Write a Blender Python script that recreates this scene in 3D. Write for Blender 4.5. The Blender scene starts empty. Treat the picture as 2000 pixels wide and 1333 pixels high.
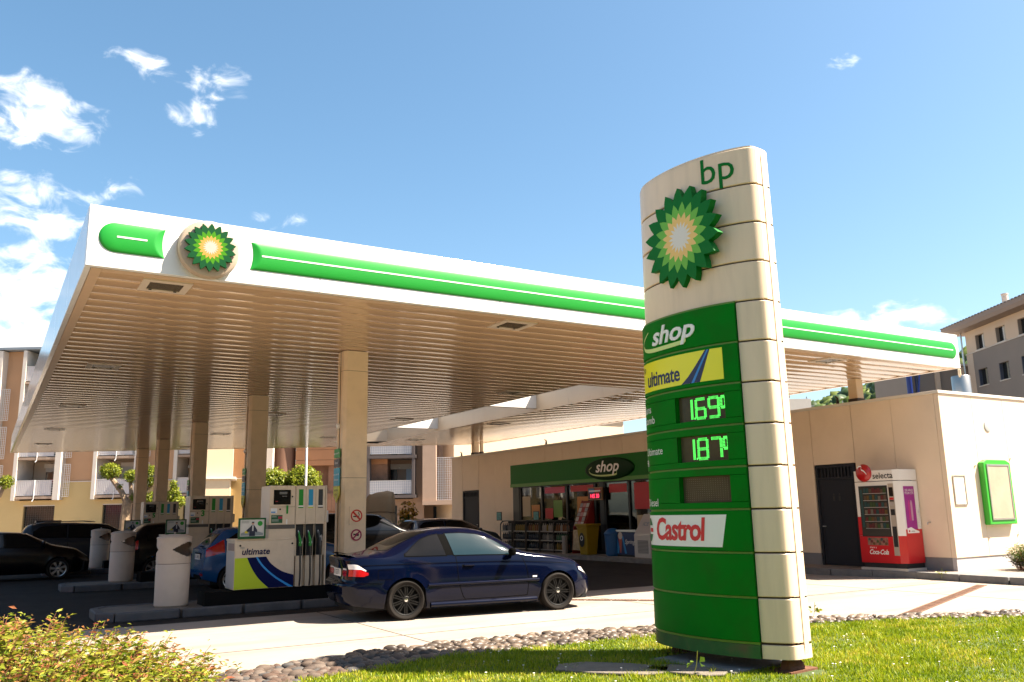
import bpy, bmesh, math, random
import numpy as np
from math import sin, cos, pi, radians, sqrt, hypot, atan2
from mathutils import Vector, Matrix

random.seed(7); RNG = np.random.default_rng(7)
SC = bpy.context.scene
COL = SC.collection

# ---------------------------------------------------------------- camera
EYE = Vector((0, 0, 1.663)); YAW, PITCH, ROLL = .5481, .1977, -.0194
fwd = Vector((sin(YAW)*cos(PITCH), cos(YAW)*cos(PITCH), sin(PITCH)))
rgt = Vector((cos(YAW), -sin(YAW), 0)); upv = rgt.cross(fwd)
cr = rgt*cos(ROLL) + upv*sin(ROLL); cu = -rgt*sin(ROLL) + upv*cos(ROLL)
cam = bpy.data.cameras.new('camera'); cam.sensor_width = 36; cam.lens = 1672.4/2000*36
cam.clip_start = .1; cam.clip_end = 3000
cam_ob = bpy.data.objects.new('camera', cam); COL.objects.link(cam_ob)
cam_ob.matrix_world = Matrix(((cr.x, cu.x, -fwd.x, EYE.x), (cr.y, cu.y, -fwd.y, EYE.y), (cr.z, cu.z, -fwd.z, EYE.z), (0, 0, 0, 1)))
SC.camera = cam_ob

# ---------------------------------------------------------------- sun, sky, exposure
SUN_EL = radians(54); SUN_AZ = atan2(.8, -.6)          # azimuth from +Y towards +X
SDIR = Vector((sin(SUN_AZ)*cos(SUN_EL), cos(SUN_AZ)*cos(SUN_EL), sin(SUN_EL)))
sun = bpy.data.lights.new('sun', 'SUN'); sun.energy = 5.0; sun.angle = radians(.5); sun.color = (1, .89, .74)
sun_ob = bpy.data.objects.new('sun', sun); COL.objects.link(sun_ob)
sun_ob.rotation_euler = (-SDIR).to_track_quat('-Z', 'Y').to_euler()
sun_ob.location = (20, -20, 40)
VS = SC.view_settings
VS.view_transform = 'Standard'; VS.look = 'None'; VS.exposure = 2.05; VS.gamma = 1; VS.use_curve_mapping = False

world = bpy.data.worlds.new('World'); SC.world = world; world.use_nodes = True
def make_world():
    nt = world.node_tree; N = nt.nodes; L = nt.links; N.clear()
    out = N.new('ShaderNodeOutputWorld'); bg = N.new('ShaderNodeBackground'); L.new(bg.outputs[0], out.inputs[0])
    sky = N.new('ShaderNodeTexSky'); sky.sky_type = 'NISHITA'; sky.sun_disc = False
    sky.sun_elevation = SUN_EL; sky.sun_rotation = SUN_AZ; sky.altitude = 450; sky.air_density = 1.0; sky.dust_density = 2.2; sky.ozone_density = 1.0
    tc = N.new('ShaderNodeTexCoord')
    def vm(op, a, b=None):
        n = N.new('ShaderNodeVectorMath'); n.operation = op
        for i, v in enumerate((a, b)):
            if v is None: continue
            if hasattr(v, 'node'): L.new(v, n.inputs[i])
            else: n.inputs[i].default_value = v
        return n.outputs['Value'] if op in ('DOT_PRODUCT', 'LENGTH') else n.outputs[0]
    def m(op, a, b=None, c=None):
        n = N.new('ShaderNodeMath'); n.operation = op
        for i, v in enumerate((a, b, c)):
            if v is None: continue
            if hasattr(v, 'node'): L.new(v, n.inputs[i])
            else: n.inputs[i].default_value = v
        return n.outputs[0]
    d = tc.outputs['Generated']
    # cloud banks: centre azimuth (deg from +Y to +X), elevation, half width, half height
    banks = CLOUDS
    cover = None
    for az, el, w, h, s in banks:
        a, e = radians(az), radians(el)
        c = Vector((sin(a)*cos(e), cos(a)*cos(e), sin(e)))
        r = Vector((cos(a), -sin(a), 0)); u = r.cross(c)
        x = m('DIVIDE', vm('DOT_PRODUCT', d, tuple(r)), radians(w)); y = m('DIVIDE', vm('DOT_PRODUCT', d, tuple(u)), radians(h))
        f = m('GREATER_THAN', vm('DOT_PRODUCT', d, tuple(c)), 0)
        q = m('MULTIPLY', m('MULTIPLY', m('MAXIMUM', m('SUBTRACT', 1, m('ADD', m('MULTIPLY', x, x), m('MULTIPLY', y, y))), 0), s), f)
        cover = q if cover is None else m('MAXIMUM', cover, q)
    nz = N.new('ShaderNodeTexNoise'); nz.inputs['Scale'].default_value = 25; nz.inputs['Detail'].default_value = 8; nz.inputs['Roughness'].default_value = .56; nz.inputs['Distortion'].default_value = .5
    mp = N.new('ShaderNodeMapping'); mp.inputs['Scale'].default_value = (1, 1, 1.7); L.new(d, mp.inputs[0]); L.new(mp.outputs[0], nz.inputs['Vector'])
    t = m('ADD', m('MULTIPLY', cover, .50), m('MULTIPLY', m('SUBTRACT', nz.outputs['Fac'], .5), 2.0))
    mr = N.new('ShaderNodeMapRange'); mr.interpolation_type = 'SMOOTHSTEP'; L.new(t, mr.inputs[0])
    mr.inputs[1].default_value = .20; mr.inputs[2].default_value = .86
    gate = m('MULTIPLY', mr.outputs[0], m('MINIMUM', m('MULTIPLY', cover, 5), 1))
    mix = N.new('ShaderNodeMix'); mix.data_type = 'RGBA'; L.new(gate, mix.inputs['Factor']); hs = N.new('ShaderNodeHueSaturation'); hs.inputs['Hue'].default_value = .487; hs.inputs['Saturation'].default_value = 1.14; L.new(sky.outputs[0], hs.inputs['Color']); L.new(hs.outputs[0], mix.inputs['A'])
    mix.inputs['B'].default_value = (7.6, 7.5, 7.3, 1)
    L.new(mix.outputs['Result'], bg.inputs['Color']); bg.inputs['Strength'].default_value = .058
CLOUDS = [(.2, 23.4, 4.8, 2.6, 1.1), (9.8, 25.4, 2.0, 2.0, .95), (12, 27.2, 3.0, 1.1, .85), (6.0, 27.4, 2.2, 1.2, .8), (8, 26.8, 1.6, .8, .7),
          (1.0, 18.2, 4.2, 2.4, 1.05), (1.2, 13.4, 4.0, 3.6, 1.25), (2.0, 10, 5.5, 3.0, 1.4), (5.9, 19.9, 1.6, 1.0, .7), (15.6, 18.9, 2.2, .9, .7), (9, 18.6, 2.5, .9, .5),
          (55, 11.1, 6.5, 1.5, 1.0), (54.3, 26.8, 2.5, .8, .6), (-40, 24, 16, 7, .9), (-75, 15, 20, 6, .9), (105, 18, 18, 7, .8), (150, 25, 14, 6, .8), (-130, 20, 22, 8, .9), (190, 14, 16, 5, .9)]
make_world()

# ---------------------------------------------------------------- materials
MATS = {}
def srgb(r, g=None, b=None):
    if g is None: r, g, b = int(r[0:2], 16), int(r[2:4], 16), int(r[4:6], 16)
    return tuple((c/255/12.92 if c/255 <= .04045 else ((c/255+.055)/1.055)**2.4) for c in (r, g, b))
def mat(name, col, rough=.5, metal=0, var=0, vscale=3, bump=0, bscale=40, spec=.5, coat=0, emit=None, estr=0, dirt=None, damt=0, dscale=1.5, stretch=None, alpha=1, detail=6):
    if name in MATS: return MATS[name]
    m = bpy.data.materials.new(name); m.use_nodes = True; MATS[name] = m
    nt = m.node_tree; N = nt.nodes; L = nt.links; b = N['Principled BSDF']
    b.inputs['Base Color'].default_value = (*col, 1); b.inputs['Roughness'].default_value = rough; b.inputs['Metallic'].default_value = metal
    b.inputs['Specular IOR Level'].default_value = spec; b.inputs['Coat Weight'].default_value = coat; b.inputs['Alpha'].default_value = alpha
    if emit: b.inputs['Emission Color'].default_value = (*emit, 1); b.inputs['Emission Strength'].default_value = estr
    if var or bump or damt:
        tc = N.new('ShaderNodeTexCoord'); mp = N.new('ShaderNodeMapping'); L.new(tc.outputs['Object'], mp.inputs[0])
        if stretch: mp.inputs['Scale'].default_value = stretch
        def noise(sc, dt=detail):
            n = N.new('ShaderNodeTexNoise'); n.inputs['Scale'].default_value = sc; n.inputs['Detail'].default_value = dt; n.inputs['Roughness'].default_value = .6
            L.new(mp.outputs[0], n.inputs['Vector']); return n.outputs['Fac']
        cur = None
        def ramp(f, lo, hi, a, c):
            r = N.new('ShaderNodeMapRange'); L.new(f, r.inputs[0]); r.inputs[1].default_value = lo; r.inputs[2].default_value = hi; r.inputs[3].default_value = a; r.inputs[4].default_value = c; return r.outputs[0]
        if var:
            f = ramp(noise(vscale), .25, .75, 1-var, 1+var)
            mx = N.new('ShaderNodeMix'); mx.data_type = 'RGBA'; mx.blend_type = 'MULTIPLY'; mx.inputs['Factor'].default_value = 1
            mx.inputs['A'].default_value = (*col, 1); L.new(f, mx.inputs['B']); cur = mx.outputs['Result']
        if damt:
            f = ramp(noise(dscale, 8), .48, .72, 0, damt)
            mx = N.new('ShaderNodeMix'); mx.data_type = 'RGBA'; L.new(f, mx.inputs['Factor'])
            if cur is None: mx.inputs['A'].default_value = (*col, 1)
            else: L.new(cur, mx.inputs['A'])
            mx.inputs['B'].default_value = (*dirt, 1); cur = mx.outputs['Result']
        if cur is not None: L.new(cur, b.inputs['Base Color'])
        if bump:
            bp = N.new('ShaderNodeBump'); bp.inputs['Strength'].default_value = bump; bp.inputs['Distance'].default_value = .02
            L.new(noise(bscale), bp.inputs['Height']); L.new(bp.outputs[0], b.inputs['Normal'])
    return m

# ---------------------------------------------------------------- mesh helpers
class MB:
    """collects geometry for ONE mesh object"""
    def __init__(s): s.v = []; s.f = []; s.mi = []; s.mats = []; s.cur = 0
    def m(s, material):
        if material not in s.mats: s.mats.append(material)
        s.cur = s.mats.index(material); return s
    def add(s, verts, faces):
        o = len(s.v); s.v += [tuple(p) for p in verts]
        for f in faces: s.f.append(tuple(i+o for i in f)); s.mi.append(s.cur)
        return s
    def box(s, x0, x1, y0, y1, z0, z1):
        V = [(x, y, z) for z in (z0, z1) for y in (y0, y1) for x in (x0, x1)]
        return s.add(V, [(0, 2, 3, 1), (4, 5, 7, 6), (0, 1, 5, 4), (2, 6, 7, 3), (0, 4, 6, 2), (1, 3, 7, 5)])
    def prism(s, poly, a, b, ax='z'):
        """poly of 2-D points extruded along ax from a to b. ax z: (x,y); x: (y,z); y: (x,z)"""
        n = len(poly)
        def P(p, t): return (p[0], p[1], t) if ax == 'z' else (t, p[0], p[1]) if ax == 'x' else (p[0], t, p[1])
        V = [P(p, a) for p in poly] + [P(p, b) for p in poly]
        F = [tuple(range(n))[::-1], tuple(range(n, 2*n))] + [(i, (i+1) % n, n+(i+1) % n, n+i) for i in range(n)]
        return s.add(V, F)
    def quad(s, a, b, c, d): return s.add([a, b, c, d], [(0, 1, 2, 3)])
    def tube(s, pts, r, n=8, cap=True):
        pts = [Vector(p) for p in pts]; rs = r if isinstance(r, (list, tuple)) else [r]*len(pts)
        V = []; F = []
        prev = None
        for i, p in enumerate(pts):
            t = (pts[min(i+1, len(pts)-1)] - pts[max(i-1, 0)]).normalized()
            if prev is None: a = t.cross(Vector((0, 0, 1)) if abs(t.z) < .9 else Vector((1, 0, 0))).normalized()
            else: a = (prev - t*prev.dot(t)).normalized()
            prev = a; b = t.cross(a)
            for k in range(n):
                q = 2*pi*k/n; V.append(p + (a*cos(q) + b*sin(q))*rs[i])
        for i in range(len(pts)-1):
            for k in range(n): F.append((i*n+k, i*n+(k+1) % n, (i+1)*n+(k+1) % n, (i+1)*n+k))
        if cap: F += [tuple(range(n))[::-1], tuple(range((len(pts)-1)*n, len(pts)*n))]
        return s.add(V, F)
    def lathe(s, prof, n=24, c=(0, 0, 0), ax='z', closed=False, sx=1, sy=1, caps=True):
        V = []; F = []
        for r, z in prof:
            for k in range(n):
                q = 2*pi*k/n; x, y = r*cos(q)*sx, r*sin(q)*sy
                p = (x, y, z) if ax == 'z' else (z, x, y) if ax == 'x' else (y, z, x)
                V.append((p[0]+c[0], p[1]+c[1], p[2]+c[2]))
        m = len(prof)
        for i in range(m if closed else m-1):
            j = (i+1) % m
            for k in range(n): F.append((i*n+k, i*n+(k+1) % n, j*n+(k+1) % n, j*n+k))
        if caps and not closed and not (m == 2 and abs(prof[0][1]-prof[1][1]) < .003):
            if prof[0][0] > 1e-4: F.append(tuple(range(n))[::-1])
            if prof[-1][0] > 1e-4: F.append(tuple(range((m-1)*n, m*n)))
        return s.add(V, F)
    def grid(s, fn, us, vs, flip=False):
        V = [fn(u, v) for u in us for v in vs]; n = len(vs); F = []
        for i in range(len(us)-1):
            for j in range(n-1):
                q = (i*n+j, (i+1)*n+j, (i+1)*n+j+1, i*n+j+1); F.append(q[::-1] if flip else q)
        return s.add(V, F)
    def mesh(s, name):
        me = bpy.data.meshes.new(name); me.from_pydata(s.v, [], s.f)
        for m in s.mats: me.materials.append(m)
        if len(s.mats) > 1: me.polygons.foreach_set('material_index', s.mi)
        me.update(); return me
    def build(s, name, material=None, parent=None, smooth=False, bevel=0, seg=2, loc=None, rotz=0, angle=35):
        if material is not None: s.mats = [material]; s.mi = [0]*len(s.f)
        return place(name, s.mesh(name), parent, smooth, bevel, seg, loc, rotz, angle)
def place(name, me, parent=None, smooth=False, bevel=0, seg=2, loc=None, rotz=0, angle=35):
    o = bpy.data.objects.new(name, me); COL.objects.link(o)
    if parent: o.parent = parent
    if loc is not None: o.location = loc
    if rotz: o.rotation_euler = (0, 0, rotz)
    if bevel:
        b = o.modifiers.new('bevel', 'BEVEL'); b.width = bevel; b.segments = seg; b.limit_method = 'ANGLE'; b.angle_limit = radians(30)
    if smooth and len(me.polygons):
        me.polygons.foreach_set('use_smooth', [True]*len(me.polygons))
        if angle and angle < 180: me.set_sharp_from_angle(angle=radians(angle))
    return o
def tag(o, label=None, cat=None, group=None, kind=None):
    if label: o['label'] = label
    if cat: o['category'] = cat
    if group: o['group'] = group
    if kind: o['kind'] = kind
    return o
def thing(name, label, cat, loc=(0, 0, 0), rotz=0, group=None, kind=None):
    o = bpy.data.objects.new(name, None); COL.objects.link(o); o.location = loc; o.rotation_euler = (0, 0, rotz); o.empty_display_size = .2
    return tag(o, label, cat, group, kind)
def part(name, material, parent, box=None, **k):
    return MB().box(*box).build(name, material, parent, **k)
def copy_tree(o, parent=None):
    c = o.copy(); COL.objects.link(c)
    if parent: c.parent = parent
    for ch in list(o.children): copy_tree(ch, c)
    return c
def text(body, size, material, parent, org, right=(1, 0, 0), up=(0, 0, 1), name='lettering', depth=.004, shear=0, bold=0, align='CENTER', fn=None, sx=1, spacing=1, yoff=0):
    """flat lettering as mesh; org = middle of the line; fn maps (x, y, depth) to a point when given"""
    cv = bpy.data.curves.new('t', 'FONT'); cv.body = body; cv.size = size; cv.align_x = align; cv.align_y = 'CENTER'; cv.shear = shear; cv.offset = bold; cv.resolution_u = 3; cv.space_character = spacing; cv.space_line = .9
    to = bpy.data.objects.new('t', cv); COL.objects.link(to)
    me = bpy.data.meshes.new_from_object(to.evaluated_get(bpy.context.evaluated_depsgraph_get()))
    bpy.data.objects.remove(to); bpy.data.curves.remove(cv)
    if fn is None:
        r = Vector(right).normalized(); u = Vector(up).normalized(); n = r.cross(u); o = Vector(org)
        fn = lambda x, y, d: o + r*x + u*y + n*d
    else: me = subdivide_mesh(me, .03)
    vs = [v.co.copy() for v in me.vertices]; fs = [tuple(p.vertices) for p in me.polygons]; n0 = len(vs)
    V = [fn(v.x*sx, v.y+yoff, depth) for v in vs]
    if depth > .0055:                      # raised letters get side walls
        V += [fn(v.x*sx, v.y+yoff, 0) for v in vs]
        cnt = {}
        for f in fs:
            for a, b in zip(f, f[1:]+f[:1]): cnt[(a, b)] = 1
        fs += [(b, a, a+n0, b+n0) for (a, b) in cnt if (b, a) not in cnt]
    bpy.data.meshes.remove(me)
    return MB().add(V, fs).build(name, material, parent)
def subdivide_mesh(me, maxlen):
    bm = bmesh.new(); bm.from_mesh(me)
    for _ in range(3):
        es = [e for e in bm.edges if e.calc_length() > maxlen]
        if not es: break
        bmesh.ops.subdivide_edges(bm, edges=es, cuts=1); bmesh.ops.triangulate(bm, faces=[f for f in bm.faces if len(f.verts) > 4])
    bm.to_mesh(me); bm.free(); return me
def mesh_np(name, V, F, material, parent=None, smooth=False):
    """fast mesh from arrays V (n,3), F (m,k)"""
    me = bpy.data.meshes.new(name); V = np.asarray(V, np.float32); F = np.asarray(F, np.int32); k = F.shape[1]
    me.vertices.add(len(V)); me.vertices.foreach_set('co', V.ravel())
    me.loops.add(F.size); me.loops.foreach_set('vertex_index', F.ravel())
    me.polygons.add(len(F)); me.polygons.foreach_set('loop_start', np.arange(0, F.size, k, dtype=np.int32)); me.polygons.foreach_set('loop_total', np.full(len(F), k, np.int32))
    if smooth: me.polygons.foreach_set('use_smooth', np.ones(len(F), bool))
    me.materials.append(material); me.update(calc_edges=True)
    o = bpy.data.objects.new(name, me); COL.objects.link(o)
    if parent: o.parent = parent
    return o
# ---------------------------------------------------------------- shared materials
def concrete():
    m = mat('forecourt_concrete', (.275, .233, .195), .85, var=.10, vscale=1.3, bump=.25, bscale=90, dirt=(.21, .175, .14), damt=.35, dscale=.55, detail=9)
    nt = m.node_tree; N = nt.nodes; L = nt.links; b = N['Principled BSDF']; src = b.inputs['Base Color'].links[0].from_socket
    tc = N.new('ShaderNodeTexCoord')
    def layer(src, scale, sc, lo, hi, amt, col):
        mp = N.new('ShaderNodeMapping'); mp.inputs['Scale'].default_value = scale; L.new(tc.outputs['Object'], mp.inputs[0])
        n = N.new('ShaderNodeTexNoise'); n.inputs['Scale'].default_value = sc; n.inputs['Detail'].default_value = 5; L.new(mp.outputs[0], n.inputs['Vector'])
        r = N.new('ShaderNodeMapRange'); L.new(n.outputs['Fac'], r.inputs[0]); r.inputs[1].default_value = lo; r.inputs[2].default_value = hi; r.inputs[4].default_value = amt
        x = N.new('ShaderNodeMix'); x.data_type = 'RGBA'; L.new(r.outputs[0], x.inputs['Factor']); L.new(src, x.inputs['A']); x.inputs['B'].default_value = (*col, 1); return x.outputs['Result']
    src = layer(src, (.18, 1.6, 1), 1.1, .52, .74, .55, (.14, .115, .095))      # tyre wear along the lanes
    src = layer(src, (1, 1, 1), 2.6, .66, .74, .5, (.10, .085, .07))          # oil drips
    L.new(src, b.inputs['Base Color']); return m
M_conc = concrete()
M_grass = mat('lawn_soil', (.05, .075, .012), .95, var=.35, vscale=8, bump=.6, bscale=60)
M_white = mat('white_fascia_paint', (.74, .72, .69), .12, var=.02, vscale=1.5, dirt=(.55, .47, .38), damt=.12, dscale=1.2)
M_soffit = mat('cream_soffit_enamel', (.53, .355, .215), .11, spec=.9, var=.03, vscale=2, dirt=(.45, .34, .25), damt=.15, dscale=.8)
M_trim = mat('dark_joint', (.05, .04, .035), .7)
M_cream = mat('cream_column_paint', (.77, .59, .385), .45, var=.05, vscale=2, dirt=(.35, .28, .2), damt=.3, dscale=2.2)
M_green = mat('green_band_plastic', (.008, .26, .022), .38, var=.03, vscale=1.5)
M_white2 = mat('white_plastic', (.8, .78, .74), .35)
M_black = mat('black_plastic', (.012, .012, .013), .4)
M_steel = mat('brushed_steel', (.55, .53, .5), .3, metal=1, var=.06, vscale=6)
M_dgreen = mat('dark_green_petal', (.002, .15, .018), .5, spec=.15)
M_lgreen = mat('light_green_petal', (.14, .44, .006), .35)
M_yellow = mat('yellow_petal', (.85, .54, .15), .4)
M_pwhite = mat('white_petal', (.76, .70, .62), .4)
M_asph = mat('asphalt', (.055, .052, .05), .9, var=.25, vscale=6, bump=.4, bscale=120)

# ---------------------------------------------------------------- ground
tag(MB().box(-400, 600, -120, 700, -1.2, -.012).build('ground', mat('far_ground', (.16, .14, .11), .95, var=.2, vscale=.05)), kind='structure')
def sheet(name, poly, z, m, **k):
    return tag(MB().add([(x, y, z) for x, y in poly], [tuple(range(len(poly)))]).build(name, m), kind='structure', **k)
sheet('forecourt', [(-40, 5), (25, 5), (25, 75), (-40, 75)], 0, M_conc)
M_lane_shade = mat('shade_dark_asphalt', (.034, .029, .026), .9, spec=.1, var=.25, vscale=5, bump=.35, bscale=120, dirt=(.017, .015, .014), damt=.7, dscale=.9)  # asphalt sheet under the canopy, coloured dark to deepen the shade there
sheet('lane_shade_sheet', [(-13, 15.35), (17.95, 15.35), (17.95, 49), (-13, 56)], .004, M_lane_shade)
def joints():
    fj = thing('forecourt_joints', None, None, kind='structure'); jm = mat('slab_joint', (.045, .038, .032), .95)
    for y in (11.6, 15.34): part('joint', jm, fj, (-14, 18, y-.009, y+.009, .0, .0035))
    for x in (-10, -5, .2, 5.2, 10.4, 15.6): part('joint', jm, fj, (x-.009, x+.009, 5.5, 15.33, .0, .003))
joints()

# edge of the lawn bed: road side (outer) and grass side (inner), from left to right
EDGE = [(-9, 5.6), (-2, 8.2), (.8, 9.15), (2.5, 9.85), (4.1, 10.28), (5.6, 10.36), (7, 10.18), (8.5, 9.85), (10.7, 9.1), (12.4, 8.3), (13.7, 7.55), (16.5, 5.8), (20, 3.5)]
INNR = [(-9, 4.9), (-2, 7.5), (.8, 8.4), (2.5, 8.9), (3.6, 9.2), (5.0, 9.45), (6.6, 9.3), (8.3, 9.2), (10.4, 8.72), (12.1, 7.95), (13.35, 7.25), (16.2, 5.45), (19.7, 3.15)]
def poly_at(pts, x):
    return float(np.interp(x, [p[0] for p in pts], [p[1] for p in pts]))
sheet('lawn', [(-9, -6), (20, -6)] + INNR[::-1], .03, M_grass)
verge = thing('cobble_verge', None, None, kind='structure')
MB().add([(x, y, .012) for x, y in EDGE] + [(x, y, .012) for x, y in INNR], [(i, i+1, len(EDGE)+i+1, len(EDGE)+i) for i in range(len(EDGE)-1)]).build('mortar_bed', mat('verge_mortar', (.06, .045, .034), .95, var=.3, vscale=10, bump=.5, bscale=60), verge)

# pavement in front of the shop, with a kerb
def pavement():
    pv = thing('pavement', None, None, kind='structure')
    top = [(18.55, 12.6), (18.45, 10.4), (18.9, 5.5), (30, 5.5), (30, 42), (18.1, 42), (18.1, 14.6)]
    MB().prism(top, -.1, .15).build('paving', mat('pavement_asphalt', (.24, .20, .165), .9, var=.15, vscale=3, bump=.3, bscale=90), pv)
    km = mat('kerb_granite', (.16, .155, .15), .8, var=.25, vscale=5)
    line = [(18.9, 5.5), (18.45, 10.4), (18.55, 12.6), (18.1, 14.6), (18.1, 42)]
    for (a, b) in zip(line, line[1:]):
        a, b = Vector(a), Vector(b); n = max(1, round((b-a).length/1.0)); d = (b-a).normalized(); q = Vector((-d.y, d.x))
        for i in range(n):
            p0 = a + (b-a)*(i/n) + d*.006; p1 = a + (b-a)*((i+1)/n) - d*.006
            MB().prism([tuple(p0-q*.004), tuple(p1-q*.004), tuple(p1+q*.16), tuple(p0+q*.16)][::-1], -.1, .154).build('kerb_stone', km, pv, bevel=.012)
pavement()

# drain channel across the forecourt
def drain():
    t = thing('drain_channel', 'rusty slotted drain channel crossing the sunlit forecourt', 'drain')
    for a, b in (((12.25, 8.62), (18.2, 10.85)), ((9.3, 14.55), (12.0, 11.6))):
        a, b = Vector(a), Vector(b); d = (b-a).normalized(); q = Vector((-d.y, d.x)); L = (b-a).length; n = int(L/.5)
        rm = mat('rusty_grate', (.16, .085, .055), .7, metal=.3, var=.3, vscale=9)
        for i in range(n):
            p0 = a+d*(i*.5+.01); p1 = a+d*(i*.5+.49)
            mb = MB()
            for k in range(8):
                c0 = p0+(p1-p0)*(k/8); c1 = c0+d*.035
                mb.prism([tuple(c0-q*.07), tuple(c1-q*.07), tuple(c1+q*.07), tuple(c0+q*.07)], .002, .01)
            for s in (-1, 1): mb.prism([tuple(p0+q*(s*.085-.012)), tuple(p1+q*(s*.085-.012)), tuple(p1+q*(s*.085+.012)), tuple(p0+q*(s*.085+.012))], .002, .012)
            mb.build('grate', rm, t)
drain()

# ---------------------------------------------------------------- canopy
X0, X1, Y0, ZB, ZT = .865, 20.495, 12.17, 4.968, 5.817
HX, HX2, HYF, HYB = 13.33, 15.5, 18.4, 37.8
back_x = lambda y: X0 + (48.38-y)/.588
back_y = lambda x: 48.38 - .588*(x-X0)
hole_y = lambda x: HYB - .588*(x-HX)
def canopy():
    c = thing('canopy', 'large white flat canopy with green band and slatted cream soffit on columns', 'canopy')
    # front fascia in panels
    xs = [X0, 4.05, 7.2, 10.35, 13.5, 16.9, X1]
    for a, b in zip(xs, xs[1:]): part('fascia_panel', M_white, c, (a+.003, b-.003, Y0, Y0+.09, ZB+.002, ZT), bevel=.006)
    n = 12; ys = [Y0+.092+(48.38-Y0-.092)*i/n for i in range(n+1)]
    for a, b in zip(ys, ys[1:]): part('fascia_panel', M_white, c, (X0, X0+.08, a+.003, b-.003, ZB+.002, ZT), bevel=.006)
    ys = [Y0+.092+(back_y(X1)-Y0-.092)*i/8 for i in range(9)]
    for a, b in zip(ys, ys[1:]): part('fascia_panel', M_white, c, (X1-.08, X1, a+.003, b-.003, ZB+.002, ZT), bevel=.006)
    MB().prism([(X0, back_y(X0)+.004), (X1, back_y(X1)+.004), (X1, back_y(X1)+.09), (X0, back_y(X0)+.09)], ZB+.002, ZT).build('fascia_panel', M_white, c)
    # hole faces
    m_in = mat('cream_inner_fascia', (.56, .45, .33), .4, var=.05, vscale=1, dirt=(.4, .3, .22), damt=.25, dscale=2, stretch=(1, 1, .3))
    ys = [HYF+.03+(hole_y(HX2)-HYF-.03)*i/10 for i in range(11)]
    for a, b in zip(ys, ys[1:]):
        part('inner_fascia', m_in, c, (HX2, HX2+.05, a+.003, b-.003, ZB+.002, ZT)); part('inner_fascia', m_in, c, (HX-.05, HX, a+.003, b-.003, ZB+.002, ZT))
    part('inner_fascia', m_in, c, (HX-.05, HX2+.05, HYF-.03, HYF+.02, ZB+.002, ZT))
    MB().prism([(HX, HYB), (HX2, hole_y(HX2)), (HX2, hole_y(HX2)+.06), (HX, HYB+.06)], ZB+.002, ZT).build('inner_fascia', m_in, c)
    for y in (23.9, 31.3): part('cross_beam', M_white, c, (HX+.002, HX2-.002, y, y+.2, ZB+.09, ZT-.06))
    # roof deck
    dk = mat('roof_membrane', (.35, .33, .3), .9)
    MB().prism([(X0+.08, Y0+.09), (X1-.08, Y0+.09), (X1-.08, HYF-.03), (X0+.08, HYF-.03)], ZT-.16, ZT-.1).build('roof_deck', dk, c)
    MB().prism([(X0+.08, HYF-.03), (HX-.05, HYF-.03), (HX-.05, back_y(HX)), (X0+.08, back_y(X0+.08))], ZT-.16, ZT-.1).build('roof_deck', dk, c)
    MB().prism([(HX2+.05, HYF-.03), (X1-.08, HYF-.03), (X1-.08, back_y(X1-.08)), (HX2+.05, back_y(HX2))], ZT-.16, ZT-.1).build('roof_deck', dk, c)
    MB().prism([(HX-.05, HYB+.06), (HX2+.05, hole_y(HX2)+.06), (HX2+.05, back_y(HX2)), (HX-.05, back_y(HX))], ZT-.16, ZT-.1).build('roof_deck', dk, c)
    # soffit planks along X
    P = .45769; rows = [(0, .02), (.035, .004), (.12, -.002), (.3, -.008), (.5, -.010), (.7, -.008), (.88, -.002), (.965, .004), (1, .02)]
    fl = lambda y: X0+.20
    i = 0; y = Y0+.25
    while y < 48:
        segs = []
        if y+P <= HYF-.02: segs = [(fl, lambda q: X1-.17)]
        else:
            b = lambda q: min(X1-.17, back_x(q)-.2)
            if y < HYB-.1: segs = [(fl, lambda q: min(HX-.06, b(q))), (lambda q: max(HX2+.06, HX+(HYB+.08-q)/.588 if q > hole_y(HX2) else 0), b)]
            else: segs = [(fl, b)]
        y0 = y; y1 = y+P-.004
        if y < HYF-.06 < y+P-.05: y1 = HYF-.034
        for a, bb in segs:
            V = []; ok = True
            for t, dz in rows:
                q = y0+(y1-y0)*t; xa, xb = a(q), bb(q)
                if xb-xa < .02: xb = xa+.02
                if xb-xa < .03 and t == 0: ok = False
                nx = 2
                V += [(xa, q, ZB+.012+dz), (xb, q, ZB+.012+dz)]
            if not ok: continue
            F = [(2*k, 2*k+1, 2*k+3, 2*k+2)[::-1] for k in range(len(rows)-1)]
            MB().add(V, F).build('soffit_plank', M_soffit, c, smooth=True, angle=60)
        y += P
    # flat border trim below the planks' ends
    bt = mat('cream_soffit_trim', (.56, .39, .25), .35, var=.05, vscale=3)
    part('soffit_trim', bt, c, (X0+.084, X0+.215, Y0+.095, 48.0, ZB-.004, ZB+.006)); part('soffit_trim', bt, c, (X0+.22, X1-.2, Y0+.094, Y0+.25, ZB-.003, ZB+.006))
    part('soffit_trim', bt, c, (X1-.2, X1-.084, Y0+.095, back_y(X1)-.1, ZB-.004, ZB+.006))
    MB().prism([(X0+.1, back_y(X0)-.18), (X1-.1, back_y(X1)-.18), (X1-.1, back_y(X1)), (X0+.1, back_y(X0))], ZB-.003, ZB+.006).build('soffit_trim', bt, c)
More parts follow.
